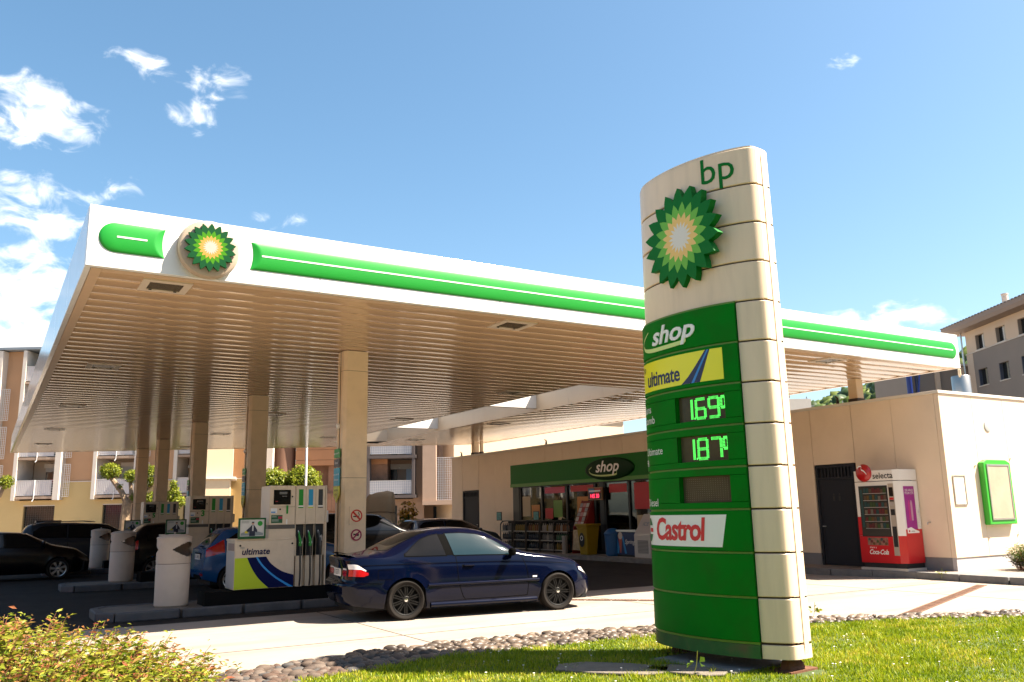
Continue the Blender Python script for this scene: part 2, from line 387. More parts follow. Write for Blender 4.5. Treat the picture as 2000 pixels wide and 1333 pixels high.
    # dark closing sheet above the joints
    MB().add([(X0+.1, Y0+.1, ZB+.04), (X1-.1, Y0+.1, ZB+.04), (X1-.1, HYF-.05, ZB+.04), (X0+.1, HYF-.05, ZB+.04)], [(0, 1, 2, 3)]).add(
        [(X0+.1, HYF-.05, ZB+.04), (HX-.06, HYF-.05, ZB+.04), (HX-.06, back_y(HX), ZB+.04), (X0+.1, back_y(X0)-.05, ZB+.04)], [(0, 1, 2, 3)]).add(
        [(HX2+.06, HYF-.05, ZB+.04), (X1-.1, HYF-.05, ZB+.04), (X1-.1, back_y(X1)-.05, ZB+.04), (HX2+.06, back_y(HX2)-.05, ZB+.04)], [(0, 1, 2, 3)]).build('soffit_backing', M_trim, c)
    # green half-round band with a scooped cut round the disc
    CX, CZ, RC, zc, hh = 2.42, 5.40, .62, 5.395, .205
    def band(xa, xb, capl, capr, cut):
        def f(u, v):
            t = -1+2*v; hz = hh*t; w = sqrt(max(0, 1-t*t)); x = u
            a = xa + (hh*(1-w) if capl else 0); b = xb - (hh*(1-w) if capr else 0)
            if cut == 'r': b = CX - sqrt(RC*RC-(zc+hz-CZ)**2)
            if cut == 'l': a = CX + sqrt(RC*RC-(zc+hz-CZ)**2)
            s = (u-xa)/(xb-xa); x = a+(b-a)*s
            p = .032*w
            if capl: p *= min(1, sqrt(max(0, 1-max(0, 1-(x-a)/(hh*.9))**2)))
            if capr: p *= min(1, sqrt(max(0, 1-max(0, 1-(b-x)/(hh*.9))**2)))
            if cut == 'r': p = min(p, (b-x)*.3)
            if cut == 'l': p = min(p, (x-a)*.3)
            return (x, Y0-.003-p, zc+hz)
        n = 60; us = []
        for i in range(n+1):
            e = i/n; us.append(e)
        # dense ends, sparse middle
        L = xb-xa; k = min(.5, .45/L)
        us = [xa+L*k*i/24 for i in range(25)] + [xa+L*(k+(1-2*k)*i/10) for i in range(1, 10)] + [xb-L*k*(24-i)/24 for i in range(25)]
        vs = [.5-.5*cos(pi*i/22) for i in range(23)]
        return MB().grid(f, us, vs, flip=False).build('green_band', M_green, c, smooth=True, angle=25)
    band(1.0, 1.82, True, False, 'r'); band(3.02, 20.38, False, True, 'l')
    for a, b in ((1.22, 1.60), (3.16, 20.2)): part('white_stripe', M_white2, c, (a, b, Y0-.0385, Y0-.03, zc-.004, zc+.019))
    return c
canopy()

def flower(parent, fn, R, th=.02, outline=0, mats=None):
    """18-petal sunburst; fn(x, y, d) -> point"""
    T = [1, .70, .49, .31, .0]; W = [.775, .525, .365, .19, .0]; st = pi/9
    def pt(rr, a, d): return fn(R*rr*sin(a), R*rr*cos(a), d)
    mats = mats or [M_dgreen, M_lgreen, M_yellow, M_pwhite]
    def leaf(k, a, d):
        a0 = a + (k % 2)*st/2; h = st/2; m = (T[k]+W[k])/2*1.0
        ring = [(T[k], a0), (m, a0-h*.53), (W[k], a0-h), (T[k+1], a0-h), (W[k+1] if k < 3 else .02, a0), (T[k+1], a0+h), (W[k], a0+h), (m, a0+h*.53)]
        if k == 3: ring = [(T[3], a0), (m, a0-h*.5), (W[3], a0-h), (.02, a0), (W[3], a0+h), (m, a0+h*.5)]
        return [pt(rr, aa, d) for rr, aa in ring]
    for k, nm in enumerate(('outer_petal', 'green_petal', 'yellow_petal', 'white_petal')):
        for i in range(18):
            mb = MB(); top = leaf(k, i*st, th+.0006*k); bot = leaf(k, i*st, 0 if k == 0 else th*.6); n = len(top)
            mb.add(top+bot, [tuple(range(n))[::-1]] + [(j, (j+1) % n, n+(j+1) % n, n+j) for j in range(n)])
            mb.build(nm, mats[k], parent)
    mb = MB().add([pt(.17, 2*pi*i/36, th*1.04) for i in range(36)], [tuple(range(36))[::-1]]); mb.build('white_centre', mats[3], parent)

def fascia_disc():
    t = thing('logo_disc', 'round beige drum with green and yellow sunburst logo on the canopy front', 'sign', (2.40, Y0, 5.375))
    m = mat('aged_white_drum', (.40, .31, .23), .4, var=.04, vscale=3, dirt=(.2, .13, .07), damt=.25, dscale=4)
    MB().lathe([(.01, -.001), (.40, -.001), (.405, -.03), (.415, -.05), (.415, -.11), (.40, -.145), (.36, -.165), (.2, -.172), (0, -.174)][::-1], 56, ax='y').build('drum', m, t, smooth=True, angle=30)
    MB().lathe([(.416, -.055), (.425, -.062), (.425, -.072), (.416, -.08)], 56, ax='y').build('rim', m, t, smooth=True)
    flower(t, lambda x, y, d: (x, -.176-d, y), .352, .04, mats=[mat('disc_dimmed_dark_green', (.0015, .055, .012), .4, spec=.2), mat('disc_dimmed_light_green', (.045, .19, .003), .4, spec=.2), mat('disc_dimmed_yellow', (.42, .235, .05), .5, spec=.2), mat('disc_dimmed_white', (.40, .36, .31), .5, spec=.2)])  # same petal colours as on the pylon, dimmed to offset direct sun
fascia_disc()

# soffit lights
def soffit_lights():
    fm = mat('light_frame', (.60, .50, .40), .4); gm = mat('light_glass', (.10, .075, .05), .25, var=.5, vscale=60)
    rows = ['front', 'second', 'third', 'fourth', 'rear']; cols = ['nearest the left edge', 'second from the left edge', 'third from the left edge', 'on the right wing']
    for j, y in enumerate((12.84, 20.4, 27.95, 35.4, 42.5)):
        for i, x in enumerate((1.97, 7.85, 12.4, 16.4)):
            if x > back_x(y)-1 or (i == 2 and j == 0): continue
            t = thing('soffit_light', f'recessed lamp in the {rows[j]} row of the canopy soffit, {cols[i]}', 'lamp', (x, y, ZB), group='lamps set in the canopy soffit')
            mb = MB()
            for a in ((-.33, .33, -.33, -.21), (-.33, .33, .21, .33), (-.33, -.23, -.21, .21), (.23, .33, -.21, .21)): mb.box(*a, -.012, .012)
            mb.build('frame', fm, t); part('glass', gm, t, (-.23, .23, -.21, .21, -.004, .01))
            part('clip', M_black, t, (-.19, -.15, .205, .225, -.02, -.008)); part('clip', M_black, t, (.15, .19, .205, .225, -.02, -.008))
soffit_lights()

# ---------------------------------------------------------------- columns and islands
COLY = [16.56, 23.86, 31.4, 38.7, 44.2]
def column(i, y):
    nm = ['first', 'second', 'third', 'fourth', 'fifth'][i]
    t = thing('canopy_column', ['cream clad canopy column nearest the camera, with no-smoking signs', 'second cream canopy column, behind the pump numbered one', 'third cream canopy column, behind the pump numbered three', 'fourth cream canopy column, thin in the distance', 'farthest cream canopy column at the left'][i], 'column', (6.25, y, 0), group='canopy columns in a row')
    sh = [(-.25, -.16), (-.19, -.22), (.25, -.22), (.25, .22), (-.19, .22), (-.25, .16)]
    zs = [0, 2.4, 4.55, ZB-.006]
    for a, b in zip(zs, zs[1:]): MB().prism(sh, a+(.0 if a == 0 else .004), b-.004).build('cladding', M_cream, t)
    MB().prism([(p[0]*.97, p[1]*.97) for p in sh], .02, ZB-.01).build('core', M_trim, t)
    part('groove', M_trim, t, (-.254, -.2505, -.012, .006, .15, ZB-.02)); MB().tube([(-.27, .0, .2), (-.27, 0, ZB-.3)], .012, 6).build('conduit', M_cream, t)
    MB().lathe([(0, -.07), (.035, -.05), (.05, 0), (.035, .03), (0, .05)], 12, c=(-.28, -.0, 3.45)).build('lamp_dome', M_white2, t, smooth=True)
    return t
for i, y in enumerate(COLY): column(i, y)
def column_signs():
    for i, y in enumerate(COLY[:3]):
        t = thing('price_board', ['green, black, blue and yellow fuel board on the nearest column', 'fuel board with a yellow point on the second column', 'fuel board with a yellow point on the third column'][i], 'sign', (6.25-.285, y, 0), group='fuel boards on the columns')
        w = .16
        pm = [mat('board_green', (.02, .26, .03), .4), mat('board_brown', (.05, .035, .03), .4), mat('board_blue', (.02, .34, .46), .4), mat('board_yellow', (.70, .66, .03), .4)]
        seg = [(2.98, 2.80, 'green_field'), (2.78, 2.62, 'dark_field'), (2.60, 2.25, 'blue_field')]
        for (a, b, nm), m in zip(seg, pm): part(nm, m, t, (-.012, .0, -w, w, b, a))
        MB().prism([(-w, 2.24), (w, 2.24), (w, 2.06), (0, 1.92), (-w, 2.06)], -.012, 0, 'x').build('yellow_point', pm[3], t)
        kw = dict(right=(0, -1, 0), up=(0, 0, 1))
        text('sans plomb 95', .055, M_white2, t, (-.016, 0, 2.89), **kw); text('diesel', .07, M_white2, t, (-.016, 0, 2.70), **kw)
        text('sans plomb 98', .052, M_white2, t, (-.016, 0, 2.47), **kw); text('ultimate', .07, M_white2, t, (-.016, 0, 2.37), **kw); text('ACTION', .05, M_trim, t, (-.016, 0, 2.16), **kw); text('4.5 ct', .06, M_trim, t, (-.016, 0, 2.08), **kw)
    red = mat('sign_red', (.55, .03, .015), .5)
    t = thing('no_smoking_sign', 'square no-smoking sign screwed to the nearest column', 'sign', (6.30, COLY[0]-.228, 1.66))
    part('plate', M_cream, t, (-.15, .15, -.003, .006, -.18, .18))
    MB().lathe([(.095, -.008), (.12, -.008), (.12, -.004), (.095, -.004)], 32, ax='y', closed=True).build('red_ring', red, t)
    MB().prism([(-.085, .06), (-.06, .085), (.085, -.06), (.06, -.085)], -.0085, -.004, 'y').build('red_bar', red, t)
    part('cigarette', M_black, t, (-.07, .05, -.007, -.004, -.025, -.003)); MB().tube([(.05, -.006, .0), (.06, -.006, .03), (.03, -.006, .05), (.05, -.006, .075)], .006, 5).build('smoke', M_black, t)
    for sx in (-.14, .14):
        for sz in (-.165, .165): MB().lathe([(.008, -.006), (.008, -.002)], 8, c=(sx, 0, sz), ax='y').build('screw', M_steel, t)
    t = thing('no_phone_sign', 'round prohibition sticker below the no-smoking sign on the nearest column', 'sign', (6.30, COLY[0]-.228, 1.29))
    MB().lathe([(0, -.004), (.10, -.004), (.10, .004)], 32, ax='y').build('disc', M_cream, t)
    MB().lathe([(.085, -.008), (.112, -.008), (.112, -.004), (.085, -.004)], 32, ax='y', closed=True).build('red_ring', mat('sign_crimson', (.32, .015, .06), .5), t)
    MB().prism([(-.07, -.05), (-.05, -.07), (.07, .05), (.05, .07)], -.0085, -.005, 'y').build('red_bar', mat('sign_crimson', (.3, .01, .05)), t)
    MB().prism([(-.06, .03), (-.02, .02), (.0, .035), (.055, .02), (.05, -.02), (-.01, -.02), (-.03, .0), (-.06, -.01)], -.0065, -.004, 'y').build('black_symbol', M_black, t)
column_signs()

M_kerb = mat('island_kerb', (.075, .074, .076), .7, var=.25, vscale=4, dirt=(.03, .04, .065), damt=.5, dscale=3)
def island(i, y, xl=1.75):
    t = thing('pump_island', ['low kerbed island carrying the pump numbered one', 'low kerbed island carrying the pump numbered three', 'low kerbed island carrying the pump numbered five'][i], 'island', (0, y, 0), group='pump islands', kind='structure')
    MB().prism([(xl+.3, -.5), (8.2, -.5), (8.4, -.2), (8.4, .5), (8.2, .74), (xl+.3, .74), (xl+.12, .5), (xl+.12, -.25)], .0, .15).build('slab', mat('island_slab', (.13, .11, .09), .85, var=.2, vscale=4), t)
    ring = [(xl+.22, -.62), (8.3, -.62), (8.55, -.3), (8.55, .6), (8.3, .88), (xl+.22, .88), (xl-.02, .6), (xl-.02, -.32)]
    inn = [(xl+.3, -.5), (8.2, -.5), (8.4, -.22), (8.4, .52), (8.2, .74), (xl+.3, .74), (xl+.12, .52), (xl+.12, -.24)]
    for k in range(8):
        a, b, c, d = ring[k], ring[(k+1) % 8], inn[(k+1) % 8], inn[k]
        n = max(1, round(hypot(b[0]-a[0], b[1]-a[1])/1.1))
        for s in range(n):
            f = lambda p, q, u: (p[0]+(q[0]-p[0])*u, p[1]+(q[1]-p[1])*u)
            u0, u1 = s/n+.004, (s+1)/n-.004
            MB().prism([f(a, b, u0), f(a, b, u1), f(d, c, u1), f(d, c, u0)], 0, .16).build('kerb_stone', M_kerb, t, bevel=.025)
ISY = [16.6, 23.9, 31.45]
for i, y in enumerate(ISY): island(i, y)
# ---------------------------------------------------------------- price pylon
def spline2(pts, n=6):
    out = []; P = [pts[0]] + list(pts) + [pts[-1]]
    for i in range(1, len(P)-2):
        for k in range(n):
            t = k/n; p0, p1, p2, p3 = P[i-1:i+3]
            out.append(tuple(.5*((2*p1[j])+(-p0[j]+p2[j])*t+(2*p0[j]-5*p1[j]+4*p2[j]-p3[j])*t*t+(-p0[j]+3*p1[j]-3*p2[j]+p3[j])*t**3) for j in range(len(p1))))
    out.append(tuple(pts[-1])); return out
PYL = spline2([(-.06, .955), (-.15, .90), (-.28, .72), (-.375, .42), (-.42, .05), (-.40, -.32), (-.33, -.62), (-.235, -.84), (-.17, -.925), (-.10, -.955), (.10, -.955)], 8)
_L = [0.]
for _a, _b in zip(PYL, PYL[1:]): _L.append(_L[-1]+hypot(_b[0]-_a[0], _b[1]-_a[1]))
def py_scale(z): return 1 - .055*max(0, z-.165)/5.4
def py_point(s, z, off=0):
    x = float(np.interp(s, _L, [p[0] for p in PYL])); y = float(np.interp(s, _L, [p[1] for p in PYL])); e = .03
    x0 = np.interp(s-e, _L, [p[0] for p in PYL]); x1 = np.interp(s+e, _L, [p[0] for p in PYL]); y0 = np.interp(s-e, _L, [p[1] for p in PYL]); y1 = np.interp(s+e, _L, [p[1] for p in PYL])
    if s < 0: y -= 0; x += -s; x0, x1, y0, y1 = 0, -1, 1, 1
    tx, ty = x1-x0, y1-y0; l = hypot(tx, ty) or 1; nx, ny = -(-ty)/l*1.0, -tx/l      # outward
    nx, ny = (ty/l, -tx/l)
    k = py_scale(z)
    return Vector((x*k+nx*off, y*k+ny*off, z))
def pylon():
    t = thing('price_pylon', 'tall curved green and beige price pylon with sunburst logo and green digits', 'pylon', (7.10, 7.20, 0), .105)
    pw = mat('pylon_beige_panel', (.80, .61, .43), .38, var=.04, vscale=2, dirt=(.22, .15, .09), damt=.13, dscale=2.5, stretch=(3, 3, .35))
    pg = mat('pylon_green_panel', (.001, .17, .008), .5, spec=.06, var=.10, vscale=2.5, dirt=(.02, .10, .01), damt=.45, dscale=3)
    pl = mat('pylon_green_lip', (.10, .22, .008), .45, var=.2, vscale=8)
    rust = mat('rusty_steel', (.13, .05, .022), .8, var=.5, vscale=9, bump=.4, bscale=50)
    dirty = mat('pylon_dirty_plinth', (.012, .11, .012), .6, var=.3, vscale=6, dirt=(.09, .055, .025), damt=.9, dscale=3)
    J = [.315+.446*i for i in range(12)] + [5.665]
    def loop(z, off):           # closed outline, visible half plus mirrored back half
        a = [py_point(s, z, off) for s in np.linspace(0, _L[-1], 64)]
        b = [Vector((-p.x, p.y, p.z)) for p in a]
        return a + b[::-1][0:]
    def band(z0, z1, off, m, name, s0=0., s1=None, lip=.0, par=t):
        s1 = _L[-1] if s1 is None else s1
        ss = list(np.linspace(s0, s1, 40))
        def f(u, v): return py_point(u, z0+(z1-z0)*v, off)
        mb = MB()
        zz = [0, .02, .5, .98, 1]
        V = []; n = len(ss)
        for j, v in enumerate(zz):
            o = off - (.008 if j in (0, 4) else 0)
            V += [py_point(s, z0+(z1-z0)*v, o) for s in ss]
        F = [(j*n+i, j*n+i+1, (j+1)*n+i+1, (j+1)*n+i) for j in range(4) for i in range(n-1)]
        # returns top and bottom into the body
        for j, z in ((0, z0), (4, z1)):
            b0 = len(V); V += [py_point(s, z, -.05) for s in ss]
            F += [((j*n+i), (b0+i), (b0+i+1), (j*n+i+1)) if j == 0 else ((j*n+i), (j*n+i+1), (b0+i+1), (b0+i)) for i in range(n-1)]
        for i in (0, n-1):          # side returns
            b0 = len(V); V += [py_point(ss[i], z0, -.05), py_point(ss[i], z1, -.05)]
            q = (i, b0, b0+1, 4*n+i); F.append(q if i == 0 else q[::-1])
        mb.add(V, F); return mb.build(name, m, par, smooth=True, angle=40)
    # inner core (dark, shows in the joints), whole outline
    lo, hi = loop(.17, -.03), loop(5.64, -.03); n = len(lo)
    MB().add(lo+hi, [(i, (i+1) % n, n+(i+1) % n, n+i) for i in range(n)] + [tuple(range(n))[::-1], tuple(range(n, 2*n))]).build('core', mat('pylon_core', (.07, .045, .03), .8), t, smooth=True, angle=40)
    # white bands, front and back faces
    sG = 1.745
    zz = [(.165, .300)] + [(a+.009, b-.009) for a, b in zip(J, J[1:])]
    for i, (a, b) in enumerate(zz):
        band(a, b, 0, pw, 'beige_panel', 0 if a > 3.87 else sG+.01, 2.215)
        # end strip and the back of the pylon
        ss = np.linspace(0, _L[-1], 40); V = []
        for z in (a, b): V += [Vector((-py_point(s, z, 0).x, py_point(s, z, 0).y, z)) for s in ss]
        MB().add(V, [(k, k+40, k+41, k+1) for k in range(39)]).build('back_panel', pw, t, smooth=True, angle=40)
    band(.17, 5.665, .006, pw, 'end_strip', 2.222, 2.30)
    lo = loop(5.67, -.012); MB().add([(p.x, p.y, 5.66) for p in lo] + [(p.x, p.y, 5.677) for p in lo], [tuple(range(n, 2*n))] + [(i, (i+1) % n, n+(i+1) % n, n+i) for i in range(n)]).build('top_cap', pw, t)
    # green panels
    names = ['green_panel']*8
    gp = []
    for i in range(8):
        a, b = J[i], J[i+1]
        if i in (3, 4, 5):      # split round the price window
            z0, z1 = a+.075, b-.085; s0, s1 = .88, 1.56
            gp.append(band(a+.012, z0, .04, pg, 'green_panel', -.03, sG)); band(z1, b-.012, .04, pg, 'green_panel', -.03, sG)
            band(z0, z1, .04, pg, 'green_panel', -.03, s0); band(z0, z1, .04, pg, 'green_panel', s1, sG)
        else: gp.append(band(a+.012, b-.012, .04, pg, 'green_panel', -.03, sG))
        band(b-.012, b+.010, .022, pl, 'green_lip', -.03, sG)
    band(.165, .300, .03, dirty, 'plinth', -.03, sG); band(.300, .325, .02, pl, 'green_lip', -.03, sG)
    # price displays
    glass = mat('display_glass', (.075, .064, .036), .2, var=.25, vscale=3, spec=.15); led = mat('led_green', (.02, .5, .03), .5, emit=(.10, 1, .12), estr=.42); off_ = mat('led_off', (.16, .12, .07), .5)
    seg = {'a': [(x, 8) for x in (1, 2, 3)], 'g': [(x, 4) for x in (1, 2, 3)], 'd': [(x, 0) for x in (1, 2, 3)], 'f': [(0, y) for y in (5, 6, 7)], 'e': [(0, y) for y in (1, 2, 3)], 'b': [(4, y) for y in (5, 6, 7)], 'c': [(4, y) for y in (1, 2, 3)]}
    num = {'1': 'bc', '6': 'afgedc', '9': 'abcdfg', '8': 'abcdefg', '7': 'abc', '0': 'abcdef'}
    def dots(ch, u0, z0, w, hgt, mb):
        for k in num[ch]:
            for (x, y) in seg[k]:
                for dx in (-.5, 0, .5):
                    for dy in (-.5, 0, .5):
                        if (k in 'agd' and False): continue
                        hx = k in 'agd'
                        if (hx and abs(dy) > .4) or ((not hx) and abs(dx) > .4):
                            pass
                        u = u0 - w*((x + dx*.9)/4); z = z0 + hgt*((y+dy*.9)/8); q = .0075
                        P = [py_point(u+q, z-q, -.0145), py_point(u-q, z-q, -.0145), py_point(u-q, z+q, -.0145), py_point(u+q, z+q, -.0145)]
                        P = [Vector((2*py_point(1.22, z, 0).x*0 + p.x, p.y, p.z)) for p in P]
                        mb.add(P, [(0, 3, 2, 1)])
    for i, word in ((5, '169'), (4, '187'), (3, '')):
        a, b = J[i]+.075, J[i+1]-.085
        band(a-.004, b+.004, -.016, glass, 'display', .885, 1.555)
        mb = MB()
        w, hg = .125, (b-a)*.74; z0 = a+(b-a)*.11
        if word:
            for ch, u in zip(word, (1.10, 1.27-.06, 1.43-.06)):
                pass
            us = [1.07, 1.15, 1.33]
            # reading direction: s grows from the far (left) end to the near (right) end
            for ch, u in zip(word, us):
                if ch == '1':
                    mb.add([py_point(uu, zz, -.0145) for uu, zz in ((1.118, z0-.008), (1.134, z0-.008), (1.134, z0+.012), (1.118, z0+.012))], [(0, 1, 2, 3)])
                    for y in range(0, 17):
                        for dx in (0, .012, .024):
                            z = z0+hg*y/16; q = .0048; uu = 1.075+dx
                            mb.add([py_point(uu-q, z-q, -.0145), py_point(uu+q, z-q, -.0145), py_point(uu+q, z+q, -.0145), py_point(uu-q, z+q, -.0145)], [(0, 1, 2, 3)])
                else:
                    for k in num[ch]:
                        hor = k in 'agd'; X0s, X1s = (0, 1); 
                        yb = {'a': 1, 'g': .5, 'd': 0, 'f': .5, 'b': .5, 'e': 0, 'c': 0}[k]
                        rng = [(xx, yb) for xx in np.linspace(0.05, .95, 8)] if hor else [(0 if k in 'fe' else 1, yb+v) for v in np.linspace(.04, .46, 8)]
                        for xx, yy in rng:
                            for e in (-.012, 0, .012):
                                uu = u + w*xx + (0 if hor else e); z = z0+hg*yy + (e if hor else 0); q = .0043
                                mb.add([py_point(uu-q, z-q, -.0145), py_point(uu+q, z-q, -.0145), py_point(uu+q, z+q, -.0145), py_point(uu-q, z+q, -.0145)], [(0, 1, 2, 3)])
            # small raised nine at the right-hand edge
            for k in 'abfgd':
                hor = k in 'agd'; yb = {'a': 1, 'g': .45, 'd': .45, 'f': .45, 'b': .45}[k]
                rng = [(xx, yb) for xx in np.linspace(0.05, .95, 5)] if hor else [(0 if k == 'f' else 1, yb+v) for v in np.linspace(.05, .5, 7)]
                for xx, yy in rng:
                    for e in (-.010, 0, .010):
                        uu = 1.49 + .05*xx + (0 if hor else e); z = z0+hg*yy + (e if hor else 0); q = .0043
                        mb.add([py_point(uu-q, z-q, -.0145), py_point(uu+q, z-q, -.0145), py_point(uu+q, z+q, -.0145), py_point(uu-q, z+q, -.0145)], [(0, 1, 2, 3)])
            mb.build('digits', led, t)['kind'] = 'stuff'
        else:
            for xx in np.linspace(.93, 1.5, 20):
                for yy in np.linspace(a+.03, b-.03, 11):
                    q = .004; mb.add([py_point(xx-q, yy-q, -.0145), py_point(xx+q, yy-q, -.0145), py_point(xx+q, yy+q, -.0145), py_point(xx-q, yy+q, -.0145)], [(0, 1, 2, 3)])
            mb.build('unlit_dots', off_, t)['kind'] = 'stuff'
    # printed panels
    def on(s, z, d): return py_point(s, z, .04+d)
    def cf(sc, zc, base=.0415): return lambda x, y, d: py_point(sc+x, zc+y, base+d)
    wm = mat('sign_white', (.82, .80, .76), .4); navy = mat('sign_navy', (.006, .018, .075), .35)
    yel = mat('sign_yellow', (.88, .80, .015), .3)
    def patch(name, m, pts, off, par=t, nz=6):
        """pts: left edge polyline and right edge polyline as functions of v -> s"""
        fl, fr, z0, z1 = pts
        MB().grid(lambda v, u: py_point(fl(v)+(fr(v)-fl(v))*u, z0+(z1-z0)*v, off), list(np.linspace(0, 1, nz)), list(np.linspace(0, 1, 30)), flip=True).build(name, m, par, smooth=True)
    text('shop', .30, wm, t, None, fn=cf(.86, 3.67), shear=.28, bold=.006, depth=.012, sx=1.25)
    pts = [(.30+.0*k, 3.70-.2*k) for k in (0,)]
    sw = [(.42, 3.76), (.30, 3.68), (.28, 3.60), (.36, 3.545), (.60, 3.52), (1.06, 3.535), (1.10, 3.60)]
    sp = spline2(sw, 6); mb = MB()
    for i, (a, b) in enumerate(zip(sp, sp[1:])):
        w0, w1 = (.006+.018*min(1, i/20), .006+.018*min(1, (i+1)/20)); mb.add([py_point(a[0], a[1]-w0, .05), py_point(b[0], b[1]-w1, .05), py_point(b[0], b[1]+w1, .05), py_point(a[0], a[1]+w0, .05)], [(0, 1, 2, 3)])
    mb.build('swoosh', mat('sign_lime_white', (.62, .75, .25), .4), t)
    patch('yellow_board', yel, (lambda v: .02, lambda v: 1.57, 3.045, 3.395), .0415)
    text('ultimate', .245, navy, t, None, fn=cf(.66, 3.175), bold=.005, sx=.86, depth=.003, spacing=.95)
    text('bp', .11, navy, t, None, fn=cf(.24, 3.325), depth=.003)
    patch('blue_stripe', navy, (lambda v: 1.00+.36*v**.8, lambda v: 1.27+.15*v, 3.045, 3.395), .0435)
    patch('light_stripe', mat('sign_light_blue', (.02, .22, .60), .35), (lambda v: 1.15+.235*v, lambda v: 1.19+.215*v, 3.045, 3.395), .0450)
    for body, s, z, sz in (('Sans', .28, 2.83, .13), ('plomb', .31, 2.70, .13), ('95', .2, 2.63, .0), ('Ultimate', .40, 2.33, .125), ('98', .2, 2.20, .11), ('Diesel', .32, 1.74, .125)):
        if sz: text(body, sz, wm, t, None, fn=cf(s, z), depth=.003)
    patch('white_board', wm, (lambda v: .05, lambda v: 1.42+.07*v, 1.262, 1.60), .0415)
    red = mat('sign_red_lettering', (.62, .008, .012), .4)
    text('Castrol', .335, red, t, None, fn=cf(.80, 1.435), bold=.010, sx=.88, shear=.12, depth=.003, spacing=.92)
    mb = MB()
    for s0, z0, z1 in ((.20, 1.485, 1.565), (.20, 1.30, 1.385)):
        mb.grid(lambda v, u: py_point(.10+u*sqrt(max(0, 1-((z0+(z1-z0)*v-1.432)/.16)**2))*.2, z0+(z1-z0)*v, .0435), list(np.linspace(0, 1, 8)), list(np.linspace(0, 1, 10)), flip=True)
    mb.build('green_roundel', mat('sign_castrol_green', (.004, .14, .03), .4), t)
    patch('red_dash', red, (lambda v: .18, lambda v: .30, 1.41, 1.455), .0440)
    text('bp', .44, M_dgreen, t, None, fn=cf(1.64, 5.455, .0), depth=.006, sx=1.05)
    # flower plate on the tangent plane
    c0 = py_point(1.13, 4.76, .0); c1 = py_point(.84, 4.76, 0); c2 = py_point(1.0, 4.76, 0)
    rr = (c2-c1).normalized(); nn = rr.cross(Vector((0, 0, 1))).normalized()
    flower(t, lambda x, y, d: c0 + rr*x + Vector((0, 0, y)) + nn*(d-.02), .60, .085)
    # rusty feet
    for y in (-.76, .72):
        for x in (-.12, .14): MB().prism([(x-.015, .0), (x+.015, .0), (x+.015, .18), (x-.015, .18)], y-.02, y+.02, 'y')
        MB().add([(-.14, y-.12, 0), (.16, y-.12, 0), (.2, y+.02, 0), (-.16, y+.02, 0), (-.06, y-.02, .19), (.12, y-.02, .19), (.12, y+.02, .19), (-.06, y+.02, .19)], [(0, 1, 5, 4), (1, 2, 6, 5), (2, 3, 7, 6), (3, 0, 4, 7), (4, 5, 6, 7)]).build('foot', rust, t)
        part('foot_plate', rust, t, (-.2, .26, y-.16, y+.1, .028, .05))
    part('footing_slab', mat('footing_concrete', (.17, .16, .15), .9, var=.3, vscale=6, bump=.4), t, (-.62, .45, -.55, .6, .0, .055))
pylon()
